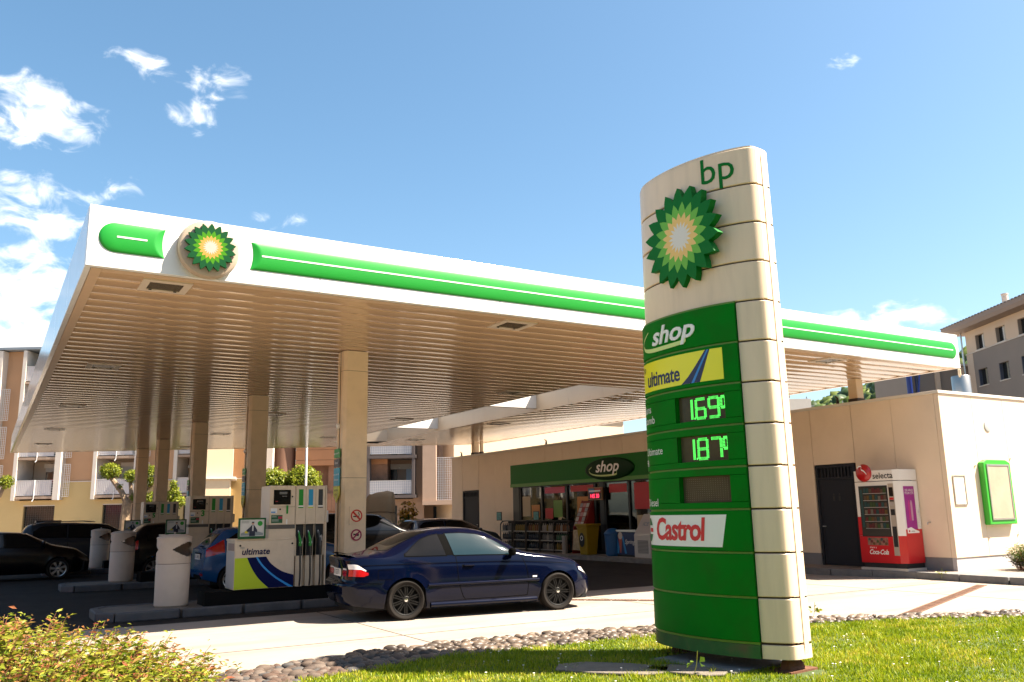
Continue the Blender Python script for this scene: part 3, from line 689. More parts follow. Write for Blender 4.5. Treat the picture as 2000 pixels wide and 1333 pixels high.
# ---------------------------------------------------------------- pumps
PW = mat('pump_cream_panel', (.62, .51, .375), .35, var=.04, vscale=4, dirt=(.3, .22, .15), damt=.22, dscale=5)
PG = mat('pump_green', (.01, .24, .02), .4); PB = mat('pump_blue', (.015, .26, .46), .4); PK = mat('pump_charcoal', (.03, .032, .035), .4)
LIME = mat('pump_lime', (.42, .55, .008), .4); NAVY = mat('pump_navy', (.002, .006, .055), .5, spec=.1); SKYB = mat('pump_skyblue', (.02, .25, .62), .4)
SCR = mat('screen_black', (.003, .003, .003), .2, spec=.25)
def pump(no, y, label):
    t = thing('fuel_pump', label, 'fuel pump', (4.75, y, .15), group='fuel pumps on the islands')
    D = .62
    part('plinth', mat('pump_plinth_black', (.005, .005, .005), .8, spec=.1), t, (-1.3, .95, .06, D+.05, 0, .235))
    part('cabinet', PW, t, (-.83, .255, 0, D, .25, 1.10), bevel=.008)
    part('counter', PW, t, (-.84, .24, -.006, D+.006, 1.10, 1.135), bevel=.006)
    part('side_panel', mat('pump_side_grey', (.50, .47, .45), .4), t, (-.834, -.8305, .02, D-.02, .27, .92)); part('vent_grille', mat('pump_grille', (.28, .20, .17), .5), t, (-.835, -.8305, .06, .5, .93, 1.06))
    # graphics on the cabinet front
    G = lambda xz, yz: (-.83+(xz-400)/490*1.085, 1.10-(yz-650)/400*.845)
    def poly(nm, m, pts, d): MB().prism([G(*p) for p in pts], -d, -.001, 'y').build(nm, m, t)
    cl = [G(*p) for p in []]
    left = spline2([(499, 790), (540, 880), (600, 970), (682, 1049)], 5); mid0 = spline2([(570, 787), (620, 865), (720, 960), (850, 1049)], 5); mid1 = spline2([(584, 787), (640, 865), (745, 960), (886, 1049)], 5)
    right = spline2([(655, 787), (700, 850), (790, 915), (888, 950)], 5)
    poly('lime_field', LIME, [(402, 792)] + left + [(402, 1049)], .003)
    poly('navy_swoosh', NAVY, left + [(888, 1049)] + right[::-1], .0032)
    poly('blue_line', SKYB, mid0 + mid1[::-1], .0045)
    text('ultimate', .155, NAVY, t, (-.46, -.003, .905), bold=.003, shear=.15); text('bp', .075, mat('pump_grey_print', (.2, .22, .22), .5), t, (-.70, -.003, .985))
    MB().lathe([(0, -.01), (.018, -.01), (.018, 0)], 12, c=(-.74, 0, 1.02), ax='y').build('lock', M_black, t); MB().lathe([(0, -.01), (.018, -.01), (.018, 0)], 12, c=(.21, 0, 1.03), ax='y').build('lock', M_black, t)
    # neck and head
    part('neck', PW, t, (-.23, .252, .01, D-.02, 1.136, 1.30)); part('neck_band', mat('pump_band', (.09, .085, .08), .3), t, (-.245, .25, .0, D-.01, 1.302, 1.372))
    part('head', PW, t, (-.23, .255, 0, D, 1.374, 2.09), bevel=.006)
    part('head_side', mat('pump_side_cream', (.60, .52, .42), .4), t, (-.234, -.2305, .03, D-.03, 1.42, 2.05))
    part('display', SCR, t, (-.165, .155, -.008, .0, 1.74, 2.01), bevel=.004)
    dg = mat('lcd_grey', (.12, .12, .11), .5)
    part('readout', dg, t, (-.06, .085, -.0092, -.0082, 1.93, 1.975)); part('readout', dg, t, (-.01, .08, -.0092, -.0082, 1.885, 1.90)); part('red_mark', mat('pump_red', (.4, .02, .02), .5), t, (-.13, -.085, -.0092, -.0082, 1.795, 1.803))
    part('seam', M_trim, t, (-.225, .24, -.0015, .002, 1.695, 1.700)); part('seam', M_trim, t, (.2405, .2455, -.0015, .002, 1.38, 2.085))
    for z in (1.885, 1.655): MB().lathe([(0, -.012), (.016, -.012), (.016, 0)], 12, c=(.185 if z > 1.8 else -.04, 0, z), ax='y').build('lock', M_black, t)
    part('notice', mat('notice_white', (.7, .7, .68), .5), t, (-.21, -.095, -.003, 0, 1.585, 1.675)); part('notice_car', mat('notice_blue', (.05, .22, .5), .5), t, (-.205, -.125, -.0042, -.0032, 1.59, 1.615))
    part('notice_green', mat('notice_dkgreen', (.01, .085, .03), .5), t, (-.2, .01, -.003, 0, 1.405, 1.55)); part('notice_red', mat('notice_redpatch', (.35, .02, .05), .5), t, (-.07, .008, -.0042, -.0032, 1.48, 1.525))
    for z in (1.53, 1.515, 1.47, 1.455, 1.44): part('notice_line', mat('notice_ln', (.45, .5, .45), .5), t, (-.19, -.10 if z > 1.5 else -.06, -.0042, -.0032, z-.003, z+.002))
    part('sticker', mat('notice_white', (.7, .7, .68)), t, (.08, .105, -.003, 0, 1.38, 1.47))
    text(no, .20, PG, t, (.095, -.002, 1.64), bold=.008)
    # three nozzle bays
    part('bay_back', PW, t, (.256, .855, .12, D, .25, 2.09), bevel=.004)
    for k, (m, cap, hc) in enumerate(((PG, PG, PG), (PB, LIME, PG), (PK, PK, PK))):
        x0 = .26+.19*k; x1 = x0+.186
        part('bay_door', PW, t, (x0, x1, 0, .119, 1.375, 2.088), bevel=.004); part('grade_field', m, t, (x0+.05, x1-.05, -.002, .002, 1.72, 2.02)); part('grade_label', M_white2, t, (x0+.045, x1-.045, -.0025, .001, 1.695, 1.717)); part('grade_foot', cap, t, (x0+.045, x1-.045, -.0025, .001, 1.672, 1.692))
        part('boot', M_black, t, (x0+.004, x1-.004, .06, .118, .80, 1.373)); part('bay_lower', PW, t, (x0+.03, x1-.03, .035, .118, .25, .80))
        for s in (x0, x1): MB().prism([(s-.012, 1.375), (s+.012, 1.375), (s+.012, 1.17), (s+.03, 1.10), (s+.03, .80), (s-.03, .80), (s-.03, 1.10), (s-.012, 1.17)], .02, .119, 'y').build('bay_divider', PW, t)
        xm = (x0+x1)/2
        MB().tube([(xm-.02, .0, 1.24), (xm-.02, -.01, 1.18), (xm, -.03, 1.08), (xm, -.02, .98)], [.012, .016, .026, .03], 8).build('nozzle', hc, t, smooth=True)
        MB().tube([(xm-.03, .02, 1.26), (xm-.025, .0, 1.2)], .009, 6).build('spout', M_steel, t, smooth=True)
        MB().lathe([(0, -.008), (.03, -.006), (.03, .01)], 12, c=(xm+.005, -.035, 1.04), ax='y').build('nozzle_cap', M_white2 if k < 2 else M_black, t)
        MB().tube([(xm, -.02, .98), (xm+.005, -.03, .7), (xm+.01, -.03, .4), (xm+.01, .0, .26)], .017, 8).build('hose', M_black, t, smooth=True)
    text('DIESEL', .055, M_white2, t, (.745, -.036, 1.10), right=(0, 0, 1), up=(-1, 0, 0))
    part('end_post', PW, t, (.832, .858, -.004, D, .25, 2.092))
    part('card_box', mat('box_white', (.6, .58, .54), .4), t, (.86, .93, .1, .3, 1.40, 1.62), bevel=.01)
    return t
PUMPS = (('1', 16.1), ('3', 23.4), ('5', 30.95))
for (no, y), nm in zip(PUMPS, ('one, nearest the camera beside the blue coupe', 'three, behind the blue hatchback', 'five, the farthest of the pumps')):
    pump(no, y, 'cream fuel pump numbered '+nm)
def advert(y, label, x=4.2):
    t = thing('advert_board', label, 'advert', (x, y-.02, 1.286), group='adverts standing on the pumps')
    fr = mat('advert_green_frame', (.004, .075, .02), .4)
    mb = MB(); w, h = .245, .37
    for b in ((-w, w, -.03, .01, 0, .045), (-w, w, -.03, .01, h-.028, h), (-w, -w+.028, -.03, .01, .045, h-.028), (w-.028, w, -.03, .01, .045, h-.028)): mb.box(*b)
    mb.build('frame', fr, t); part('poster', mat('poster_pale', (.55, .54, .50), .4, var=.1, vscale=6), t, (-w+.028, w-.028, -.02, .005, .045, h-.028))
    d = -.022
    skin = mat('poster_skin', (.45, .26, .17), .6); suit = mat('poster_navy', (.012, .016, .035), .6)
    MB().prism([(-.05, .05), (-.05, .13), (-.085, .12), (-.105, .15), (-.03, .22), (-.008, .245), (.03, .245), (.05, .22), (.095, .15), (.085, .11), (.055, .13), (.055, .05)], d-.001, d+.001, 'y').build('printed_jacket', suit, t)
    MB().lathe([(0, d-.002), (.024, d-.002)], 16, c=(.012, 0, .275), ax='y').build('printed_face', skin, t); part('printed_hair', suit, t, (-.01, .034, d-.003, d-.0022, .283, .303)); part('printed_shirt', mat('poster_shirt', (.5, .5, .5), .6), t, (.0, .024, d-.003, d-.002, .14, .24))
    MB().lathe([(0, d-.001), (.045, d-.001)], 24, c=(.14, 0, .27), ax='y').build('green_spot', mat('poster_green', (.01, .27, .02), .5), t)
    MB().prism([(-.2, .06), (.2, .06), (.2, .1), (.1, .13), (-.12, .13), (-.2, .1)], d, d+.0015, 'y').build('printed_car', mat('poster_grey', (.22, .25, .26), .5), t)
    part('printed_flowers', mat('poster_yellow', (.6, .5, .03), .6), t, (-.13, -.075, d-.001, d, .1, .14))
    for z in (.315, .30, .285): part('printed_line', mat('poster_line', (.15, .17, .16), .6), t, (-.19, -.06, d-.001, d, z-.003, z+.002))
for (no, y), l in zip(PUMPS, ('green framed advert of a man in a jacket on pump one', 'green framed advert of a man in a jacket on pump three', 'green framed advert on pump five, half hidden')): advert(y, l)

# ---------------------------------------------------------------- litter bins
M_bin = mat('bin_beige_plastic', (.50, .41, .33), .55, var=.04, vscale=4, dirt=(.3, .24, .18), damt=.3, dscale=3)
def litter_bin(x, y, label, rot=0):
    t = thing('litter_bin', label, 'bin', (x, y, .15), rot, group='round litter bins at the island ends')
    MB().lathe([(.262, 0), (.285, .03), (.29, .72), (.283, .735)], 40).build('drum', M_bin, t, smooth=True, angle=30)
    MB().lathe([(.284, .735), (.284, .742)], 40).build('seam', M_trim, t)
    # hood with two pointed openings
    na, nz = 112, 30; z0, z1 = .743, 1.17
    def opening(a, z):
        for c in (radians(0), pi):
            da = (a-c+pi) % (2*pi)-pi
            if abs(da) < 1.1:
                q = 1-(abs(da)/1.1)**1.4
                if abs(z-.985) < .135*q: return True
        return False
    for nm, r, flip in (('hood', .292, False), ('hood_lining', .268, True)):
        V = []; F = []
        for j in range(nz+1):
            for i in range(na): a = 2*pi*i/na; V.append((r*cos(a), r*sin(a), z0+(z1-z0)*j/nz))
        for j in range(nz):
            for i in range(na):
                if opening(2*pi*(i+.5)/na, z0+(z1-z0)*(j+.5)/nz): continue
                q = (j*na+i, j*na+(i+1) % na, (j+1)*na+(i+1) % na, (j+1)*na+i); F.append(q[::-1] if flip else q)
        MB().add(V, F).build(nm, M_bin if not flip else mat('bin_inside', (.20, .17, .14), .8), t, smooth=True, angle=30)
    MB().lathe([(.292, 1.17), (.30, 1.175), (.30, 1.19), (.285, 1.205), (.20, 1.235), (.08, 1.25), (0, 1.252)], 40).build('lid', M_bin, t, smooth=True, angle=30)
    MB().lathe([(0, 1.252), (.02, 1.27), (.012, 1.285), (0, 1.288)], 10).build('knob', M_bin, t, smooth=True)
    MB().lathe([(0, .74), (.265, .741)], 30).build('inner_floor', M_black, t)
    part('lock', M_black, t, (-.305, -.285, -.02, .02, .70, .78))
litter_bin(2.98, 16.64, 'beige round litter bin nearest the camera on the first island', -.75); litter_bin(3.1, 24.2, 'beige round litter bin on the middle island', -.78); litter_bin(3.37, 31.75, 'farthest beige round litter bin, beside the dark estate car', -.78)
# ---------------------------------------------------------------- cars
def smooth_knots(kn, sig=.05):
    xs = np.array([k[0] for k in kn]); ys = np.array([k[1] for k in kn])
    g = np.arange(xs[0]-.5, xs[-1]+.5, .01); v = np.interp(g, xs, ys)
    if sig > 0:
        k = np.exp(-.5*(np.arange(-40, 41)*.01/sig)**2); k /= k.sum(); v = np.convolve(np.pad(v, 40, 'edge'), k, 'valid')
    return lambda x: float(np.interp(x, g, v))
LOW = [(0, .925), (.07, .965), (.25, .992), (.42, 1.0), (.55, 1.0), (.70, .996), (.80, .990), (.84, .978), (.93, .962), (1, .935)]
GRN = [(1, 0), (.955, .22), (.89, .45), (.815, .68), (.75, .83), (.66, .93), (.50, .975), (.28, .995), (0, 1)]
HOD = [(1, 0), (.99, .28), (.95, .60), (.88, .80), (.78, .90), (.65, .95), (.48, .98), (.25, .997), (0, 1)]
NL, NU = 26, 26
TYRE = mat('tyre_rubber', (.012, .0095, .0075), .8, spec=.2, var=.15, vscale=8)
GLASS = mat('car_glass', (.004, .005, .0055), .04, spec=.35); SEAM = mat('car_seam', (.003, .003, .003), .7, spec=.02)
CHROME = mat('car_chrome', (.8, .8, .8), .12, metal=1); LAMP_R = mat('tail_red', (.42, .006, .008), .15, coat=.6); LAMP_W = mat('lamp_clear', (.75, .72, .68), .15, coat=.6)
PLATEM = mat('number_plate', (.75, .72, .66), .5); UNDER = mat('car_underside', (.006, .006, .006), .9)
class Car:
    def __init__(c, sp):
        c.sp = sp; f = smooth_knots
        c.zt = f(sp['top'], sp.get('tsig', .05)); c.zs = f(sp['belt'], .08); c.w = f(sp['width'], .05); c.zb = f(sp['bot'], .04); c.g = f(sp['green'], .06)
        c.cu = {}; c.cb = {}; c.R = sp['R']; c.wb = sp['wb']; c.AR = sp.get('arch', c.R+.035)
    def bottom(c, x):
        z = c.zb(x)
        for a in (0, c.wb):
            d = abs(x-a)
            if d < c.AR: z = max(z, c.R + sqrt(c.AR**2-d*d))
        return z
    def warp(c, x, z):
        """lean the nose and tail faces"""
        x0, x1 = c.sp['x0'], c.sp['x1']
        r = np.interp(z, *zip(*c.sp['rear'])); q = np.interp(z, *zip(*c.sp['front']))
        wr = max(0, 1-(x-x0)/.45); wf = max(0, 1-(x1-x)/.5)
        return x + r*wr**1.5 - q*wf**1.5
    def low(c, x, t, side=-1):
        zb, zs = c.zb(x), c.zs(x); zz = zb+(zs-zb)*t
        yf = np.interp(t, [p[0] for p in LOW], [p[1] for p in LOW])
        zz2 = max(zz, min(c.bottom(x), zs-.02)) if t < 1 else zz
        if zz2 > zz: zz = zz2; yf = np.interp((zz-zb)/(zs-zb), [p[0] for p in LOW], [p[1] for p in LOW])
        # flared arch lip
        fl = 0
        for a in (0, c.wb):
            d = hypot(x-a, zz-c.R)
            if d < c.AR+.09: fl = max(fl, .016*(1-(d-c.AR)/.09))
        return (c.warp(x, zz), side*(c.w(x)*yf+fl), zz)
    def ups(c, x):
        k = round(x, 3)
        if k not in c.cu: c.cu[k] = c.ups_(k)
        return c.cu[k]
    def ups_(c, x):
        g = c.g(x); yB = c.w(x)*.935; h = c.zt(x)-c.zs(x)
        return [(yB*((1-g)*H[0]+g*G[0]), c.zs(x)+h*((1-g)*H[1]+g*G[1])) for H, G in zip(HOD, GRN)]
    def up(c, x, b, side=-1, off=0):
        P = c.ups(x); n = len(P)-1; i = min(n-1, int(b*n)); f = b*n-i
        # catmull for roundness
        q = [P[max(0, i-1)], P[i], P[i+1], P[min(n, i+2)]]
        if i+2 > n: q[3] = (-P[n-1][0], P[n-1][1])
        y, z = [.5*(2*q[1][j]+(q[2][j]-q[0][j])*f+(2*q[0][j]-5*q[1][j]+4*q[2][j]-q[3][j])*f*f+(3*q[1][j]-q[0][j]-3*q[2][j]+q[3][j])*f**3) for j in (0, 1)]
        if off:
            e = .01; y2, z2 = c.up(x, min(1, b+e), 1)[1:]; y1, z1 = c.up(x, max(0, b-e), 1)[1:]; dx = (c.up(x+.02, b, 1)[2]-c.up(x-.02, b, 1)[2])/.04
            ty, tz = y2-y1, z2-z1; l = hypot(ty, tz) or 1; n = Vector((-dx*abs(ty)/l if False else 0, tz/l, -ty/l)); n = Vector((-dx*n.z, n.y, n.z)).normalized()
            return (c.warp(x, z)+n.x*off, side*(y+n.y*off), z+n.z*off)
        return (c.warp(x, z), side*max(0, y), z)
    def b_of_z(c, x, z):
        k = round(x, 2)
        if k not in c.cb: bs = np.linspace(0, .75, 24); c.cb[k] = (bs, [c.up(k, b)[2] for b in bs])
        return float(np.interp(z, c.cb[k][1], c.cb[k][0]))
    def side(c, x, z, off=0, s=-1):
        """point on the flank at height z, below or above the belt"""
        if z <= c.zs(x):
            t = (z-c.zb(x))/(c.zs(x)-c.zb(x)); p = c.low(x, max(0, min(1, t)), s); return (p[0], p[1]+s*off, p[2])
        return c.up(x, c.b_of_z(x, z), s, off)
def car(spec, label, loc, rotz, name='car', group=None, detail=True):
    NL, NU, NS = (26, 26, 60) if detail else (14, 14, 34)
    c = Car(spec); sp = spec
    t = thing(name, label, 'car', loc, rotz, group=group)
    paint = sp['paint']
    x0, x1 = sp['x0'], sp['x1']
    xs = sorted(set([round(float(v), 4) for v in np.concatenate([x0+(x1-x0)*(.5-.5*np.cos(np.linspace(0, pi, NS))), np.linspace(-c.AR, c.AR, 25), np.linspace(c.wb-c.AR, c.wb+c.AR, 25)])]))
    ts = np.linspace(0, 1, NL); bs = np.linspace(0, 1, NU)
    V = []; F = []
    for s in (-1, 1):
        o = len(V); n = NL+NU-1
        for x in xs:
            for q in ts: V.append(c.low(x, q, s))
            for b in bs[1:]: V.append(c.up(x, b, s))
        for i in range(len(xs)-1):
            for j in range(n-1):
                q = (o+i*n+j, o+(i+1)*n+j, o+(i+1)*n+j+1, o+i*n+j+1); F.append(q if s < 0 else q[::-1])
        if s < 0: o0 = o
    n = NL+NU-1; o1 = o; N = len(xs)
    for i, fl in ((0, 0), (N-1, 1)):       # close nose and tail
        for j in range(n-1):
            q = (o0+i*n+j, o0+i*n+j+1, o1+i*n+j+1, o1+i*n+j); F.append(q if not fl else q[::-1])
    me = MB().add(V, F)
    body = me.build('body', paint, t, smooth=True, angle=50)
    bm = bmesh.new(); bm.from_mesh(body.data); bmesh.ops.remove_doubles(bm, verts=bm.verts, dist=.0008); bm.to_mesh(body.data); bm.free()
    body.data.polygons.foreach_set('use_smooth', [True]*len(body.data.polygons)); body.data.set_sharp_from_angle(angle=radians(50))
    part('underbody', UNDER, t, (x0+.15, x1-.15, -c.w(1)*.8, c.w(1)*.8, c.zb(1)+.0, .5))
    # glass
    gl = sp.get('glass', GLASS)
    def upatch(nm, m, xa, xb, ba, bb, off=.004, nx=16 if detail else 8, nb=16 if detail else 8):
        for s in (-1,):
            us = list(np.linspace(0, 1, nx)); vs = list(np.linspace(-1, 1, 2*nb+1))
            def f(u, v):
                b = 1-abs(v)*(1-(ba+(bb-ba)*u)); x = xa(v)+(xb(v)-xa(v))*u
                return c.up(x, b, -1 if v <= 0 else 1, off)
            return MB().grid(f, us, vs, flip=False).build(nm, m, t, smooth=True, angle=60)
    ws = sp['windscreen']; rw = sp['rearwindow']
    upatch('windscreen', gl, lambda v: ws[0]-.06*v*v, lambda v: ws[1]-.10*v*v, .60, .44)
    upatch('rear_window', gl, lambda v: rw[0]+.07*v*v, lambda v: rw[1]+.02*v*v, .50, .62)
    def spatch(nm, m, x_a, x_b, zl, zu, off=.004, nx=24, nz=8, par=t, s=-1, slant=(0, 0), bul=0):
        """x-monotone patch on the flank; slant shifts the ends with height"""
        def f(u, v):
            x = x_a+(x_b-x_a)*u; a, b = zl(x), zu(x); z = a+(b-a)*v; k = (z-.9)
            xx = x + (slant[0]*(1-u)+slant[1]*u)*k
            return c.side(xx, z, off+bul*sin(pi*v), s)
        return MB().grid(f, list(np.linspace(0, 1, nx)), list(np.linspace(0, 1, nz)), flip=(s > 0)).build(nm, m, par, smooth=True, angle=60)
    for s in (-1, 1):
        for w in sp['sidewin']:
            zl = smooth_knots(w['lo'], .02); zu = smooth_knots(w['hi'], .03)
            spatch('window_trim', SEAM, w['lo'][0][0]-.02, w['lo'][-1][0]+.02, lambda x: zl(x)-.014, lambda x: zu(x)+.014, .002, s=s, nx=30 if detail else 14, slant=w.get('slant', (0, 0)))
            spatch('side_window', w.get('glass', gl), w['lo'][0][0], w['lo'][-1][0], zl, zu, .006, s=s, nx=30 if detail else 14, slant=w.get('slant', (0, 0)))
    # wheels
    R = c.R; yw = sp['track']; rim = sp['rim']; rr = sp.get('rimR', R*.72)
    for a in (0, c.wb):
        for s in (-1, 1):
            wh = bpy.data.objects.new('wheel', None); COL.objects.link(wh); wh.parent = t; wh.location = (a, s*yw, R); wh.rotation_euler = (0, random.uniform(0, 1), 0 if s < 0 else pi)
            W = .215
            MB().lathe([(rr, .004), (rr+.012, -.004), (R*.90, -.012), (R*.965, .004), (R, .035), (R, W-.03), (R*.96, W), (rr, W)], 48, ax='y', caps=False).build('tyre', TYRE, wh, smooth=True, angle=40)
            mb = MB(); mb.lathe([(rr, .006), (rr-.004, -.002), (rr-.018, .004), (rr-.03, .05), (rr-.035, .17)], 40, ax='y', caps=False)
            mb.lathe([(0, .016), (.055, .018), (.068, .030), (.068, .08)], 24, ax='y', caps=False)
            ns = sp.get('spokes', 10)
            for k in range(ns):
                q = 2*pi*k/ns
                offs = (-.014, .014) if sp.get('twin', False) else (0,)
                hw = .0085 if sp.get('twin', False) else .5*2*pi*rr/ns*.30
                for d in offs:
                    P = []
                    for r_, yy, ww in ((.05, .022, .8), (rr*.55, .012, 1), (rr-.012, .016, 1.15)):
                        for e in (-1, 1):
                            u = d*(1.0+.35*(r_/rr)) + e*hw*ww
                            P.append((r_*cos(q)-u*sin(q), yy, r_*sin(q)+u*cos(q)))
                    B = [(p[0], p[1]+.022, p[2]) for p in P]
                    mb.add(P+B, [(0, 1, 3, 2), (2, 3, 5, 4), (0, 2, 8, 6), (2, 4, 10, 8), (1, 7, 9, 3), (3, 9, 11, 5)])
            mb.build('rim', rim, wh, smooth=True, angle=30)
            MB().lathe([(0, .004), (.028, .006), (.03, .018)], 16, ax='y').build('hub_cap', sp.get('hub', CHROME), wh)
            MB().lathe([(0, .09), (rr-.03, .092)], 24, ax='y').build('brake_disc', UNDER, wh)
    for fn in sp.get('extra', []): fn(c, t, spatch, upatch)
    return t

def seam_line(c, t, pts, s=-1, w=.005, nm='seam', m=SEAM, off=.0025):
    P = spline2(pts, 6); mb = MB(); 
    for a, b in zip(P, P[1:]):
        dx, dz = b[0]-a[0], b[1]-a[1]; l = hypot(dx, dz) or 1; nx, nz = -dz/l*w, dx/l*w
        q = [c.side(a[0]-nx, a[1]-nz, off, s), c.side(b[0]-nx, b[1]-nz, off, s), c.side(b[0]+nx, b[1]+nz, off, s), c.side(a[0]+nx, a[1]+nz, off, s)]
        mb.add(q, [(0, 1, 2, 3) if s < 0 else (3, 2, 1, 0)])
    mb.build(nm, m, t)
def plate(t, x, z, txt, face=-1, tilt=0):
    p = part('number_plate', PLATEM, t, (x-.006, x+.006, -.25, .25, z-.06, z+.06))
    text(txt, .11, SEAM, t, (x+face*.008, 0, z), right=(0, face, 0), up=(0, 0, 1), name='plate_number', sx=.9)
def mirrors(c, t, x, z, m, s=-1, size=1):
    for s in (-1, 1):
        p = c.side(x, z, 0, s); y = p[1]
        o = MB().lathe([(0, -.10), (.05, -.095), (.075, -.05), (.08, 0), (.07, .05), (.04, .085), (0, .09)], 14, c=(0, 0, 0), ax='y').build('mirror', m, t, smooth=True)
        o.location = (x-.02, y+s*.13, z+.05); o.scale = (.75*size, 1.05*size, .85*size)
        o2 = part('mirror_stalk', m, t, (x-.02, x+.03, min(y-s*.02, y+s*.1), max(y-s*.02, y+s*.1), z-.02, z+.02))

# ---- the dark blue coupe in front
COUPE_PAINT = mat('coupe_blue_paint', (.0006, .0020, .011), .08, metal=0, coat=0, spec=.27)
def coupe_extra(c, t, spatch, upatch):
    x0 = c.sp['x0']
    for s in (-1, 1):
        seam_line(c, t, [(.86, .98), (.88, .75), (.90, .55), (.97, .34), (1.02, .275)], s)
        seam_line(c, t, [(2.06, .93), (2.12, .78), (2.16, .55), (2.14, .285)], s)
        seam_line(c, t, [(1.02, .275), (1.6, .275), (2.14, .285)], s); seam_line(c, t, [(.40, .262), (1.02, .270)], s, .003)
        seam_line(c, t, [(-.80, .875), (0, .875), (1, .87), (2.0, .85), (3.1, .765)], s, .004, 'crease')
        seam_line(c, t, [(-.22, .80), (-.44, .80), (-.46, .78), (-.46, .67), (-.44, .65), (-.24, .65), (-.22, .67), (-.22, .80)], s, .003, 'fuel_flap')
        # protective moulding and sill skirt
        spatch('side_moulding', COUPE_PAINT, .37, 2.36, lambda x: .505, lambda x: .560, .001, s=s, nz=9, bul=.022)
        seam_line(c, t, [(.37, .508), (2.36, .508)], s, .004)
        spatch('sill_skirt', COUPE_PAINT, .42, 2.32, lambda x: .150, lambda x: .255, .001, s=s, nz=9, bul=.04)
        # door handle
        p = c.side(1.02, .83, .0, s); o = MB().lathe([(0, -.10), (.015, -.09), (.02, 0), (.015, .09), (0, .10)], 10, ax='x').build('door_handle', COUPE_PAINT, t, smooth=True); o.location = (1.08, p[1]+s*.02, .82); o.scale = (1, 1.1, .95)
        spatch('handle_recess', SEAM, .96, 1.17, lambda x: .795, lambda x: .83, .003, s=s, nx=6, nz=3)
        # lamps
        spatch('tail_lamp', LAMP_R, x0+.02, -.62, smooth_knots([(x0, .715), (-.7, .705), (-.62, .73)], .01), smooth_knots([(x0, .815), (-.75, .815), (-.62, .76)], .02), .006, s=s)
        spatch('tail_lamp_top', LAMP_W, x0+.02, -.66, smooth_knots([(x0, .82), (-.75, .82), (-.64, .775)], .02), smooth_knots([(x0, .90), (-.80, .895), (-.66, .80)], .02), .006, s=s)
        spatch('headlamp', LAMP_W, 3.22, 3.47, smooth_knots([(3.22, .655), (3.47, .56)], .02), smooth_knots([(3.22, .705), (3.47, .675)], .02), .006, s=s)
        spatch('side_indicator', LAMP_W, 2.24, 2.32, lambda x: .575, lambda x: .60, .006, s=s, nx=5, nz=3)
    for s in (-1, 1): spatch('door_pillar', SEAM, .735, .85, lambda x: .990, lambda x: 1.328, .003, s=s, nx=6, slant=(-.30, -.30))
    mirrors(c, t, 1.86, .965, SEAM)
    # boot lip spoiler, rear panel, plate
    MB().grid(lambda u, v: (c.up(x0+.10, .30+.70*(1-abs(v)), -1 if v <= 0 else 1)[0]-.02+.10*u-.05*v*v*0, c.up(x0+.10, .30+.70*(1-abs(v)), -1 if v <= 0 else 1)[1], c.up(x0+.10, .30+.70*(1-abs(v)), 1)[2]+.012+.035*(1-u)), list(np.linspace(0, 1, 5)), list(np.linspace(-1, 1, 25))).build('boot_lip', COUPE_PAINT, t, smooth=True)
    plate(t, c.warp(x0, .76)-.012, .755, 'VS 525771')
    for s in (-1, 1): part('rear_lamp', LAMP_R, t, (c.warp(x0, .76)-.006, c.warp(x0, .76)+.02, min(s*.36, s*.60), max(s*.36, s*.60), .70, .80)); part('rear_lamp_top', LAMP_W, t, (c.warp(x0, .8)-.006, c.warp(x0, .8)+.02, min(s*.36, s*.60), max(s*.36, s*.60), .805, .845))
    seam_line(c, t, [(x0+.05, .60), (-.6, .60), (-.40, .585)], -1, .004)
    upatch('roof_seal', SEAM, lambda v: 2.13-.10*v*v, lambda v: 2.16-.10*v*v, .42, .40, .003, 3)
    part('wiper', SEAM, t, (2.10, 2.13, -.6, .5, 1.015, 1.03))
    # seats seen through the glass: dark backs
COUPE_GLASS = mat('coupe_side_glass', (.008, .022, .026), .03, spec=.6)
coupe = dict(x0=-.965, x1=3.50, wb=2.725, R=.3165, arch=.352, track=.865, rimR=.238, spokes=10, twin=True, rim=mat('black_rim', (.007, .0065, .006), .45, spec=.25), hub=CHROME, paint=COUPE_PAINT,
    top=[(-1, .985), (-.92, 1.015), (-.55, 1.04), (-.36, 1.065), (0, 1.25), (.30, 1.375), (.6, 1.425), (.95, 1.44), (1.25, 1.425), (1.48, 1.375), (1.8, 1.205), (2.12, 1.02), (2.3, .985), (2.8, .92), (3.2, .825), (3.42, .72), (3.5, .64)],
    belt=[(-1, .93), (-.5, .96), (.5, .962), (1.5, .948), (2.1, .92), (2.6, .87), (3.1, .775), (3.5, .60)],
    width=[(-1, .60), (-.93, .72), (-.80, .80), (-.5, .855), (0, .872), (1.2, .878), (2.2, .874), (2.8, .866), (3.15, .82), (3.35, .72), (3.46, .58), (3.52, .45)],
    bot=[(-1, .27), (-.7, .235), (-.42, .20), (.4, .165), (2.3, .165), (3.1, .19), (3.5, .21)],
    green=[(-.9, 0), (-.5, .1), (-.2, .75), (.2, 1), (1.5, 1), (1.8, .8), (2.05, .25), (2.2, 0)],
    rear=[(.2, .07), (.30, .03), (.42, -.03), (.58, -.035), (.63, .03), (.80, .05), (.95, .02), (1.0, -.01)], front=[(.15, .05), (.3, 0), (.5, 0), (.6, .06), (.75, .15)],
    windscreen=(1.50, 2.10), rearwindow=(-.33, .40),
    sidewin=[dict(lo=[(.0, 1.0), (.10, .995), (.72, .99)], hi=[(.0, 1.02), (.14, 1.13), (.34, 1.25), (.55, 1.305), (.72, 1.325)], slant=(0, -.30), glass=mat('tinted_glass', (.006, .0055, .005), .06, spec=.25)),
             dict(lo=[(.86, .988), (1.4, .98), (1.92, .965)], hi=[(.86, 1.332), (1.1, 1.335), (1.35, 1.31), (1.6, 1.21), (1.82, 1.07), (1.92, .98)], slant=(-.30, 0), glass=COUPE_GLASS)],
    extra=[coupe_extra])
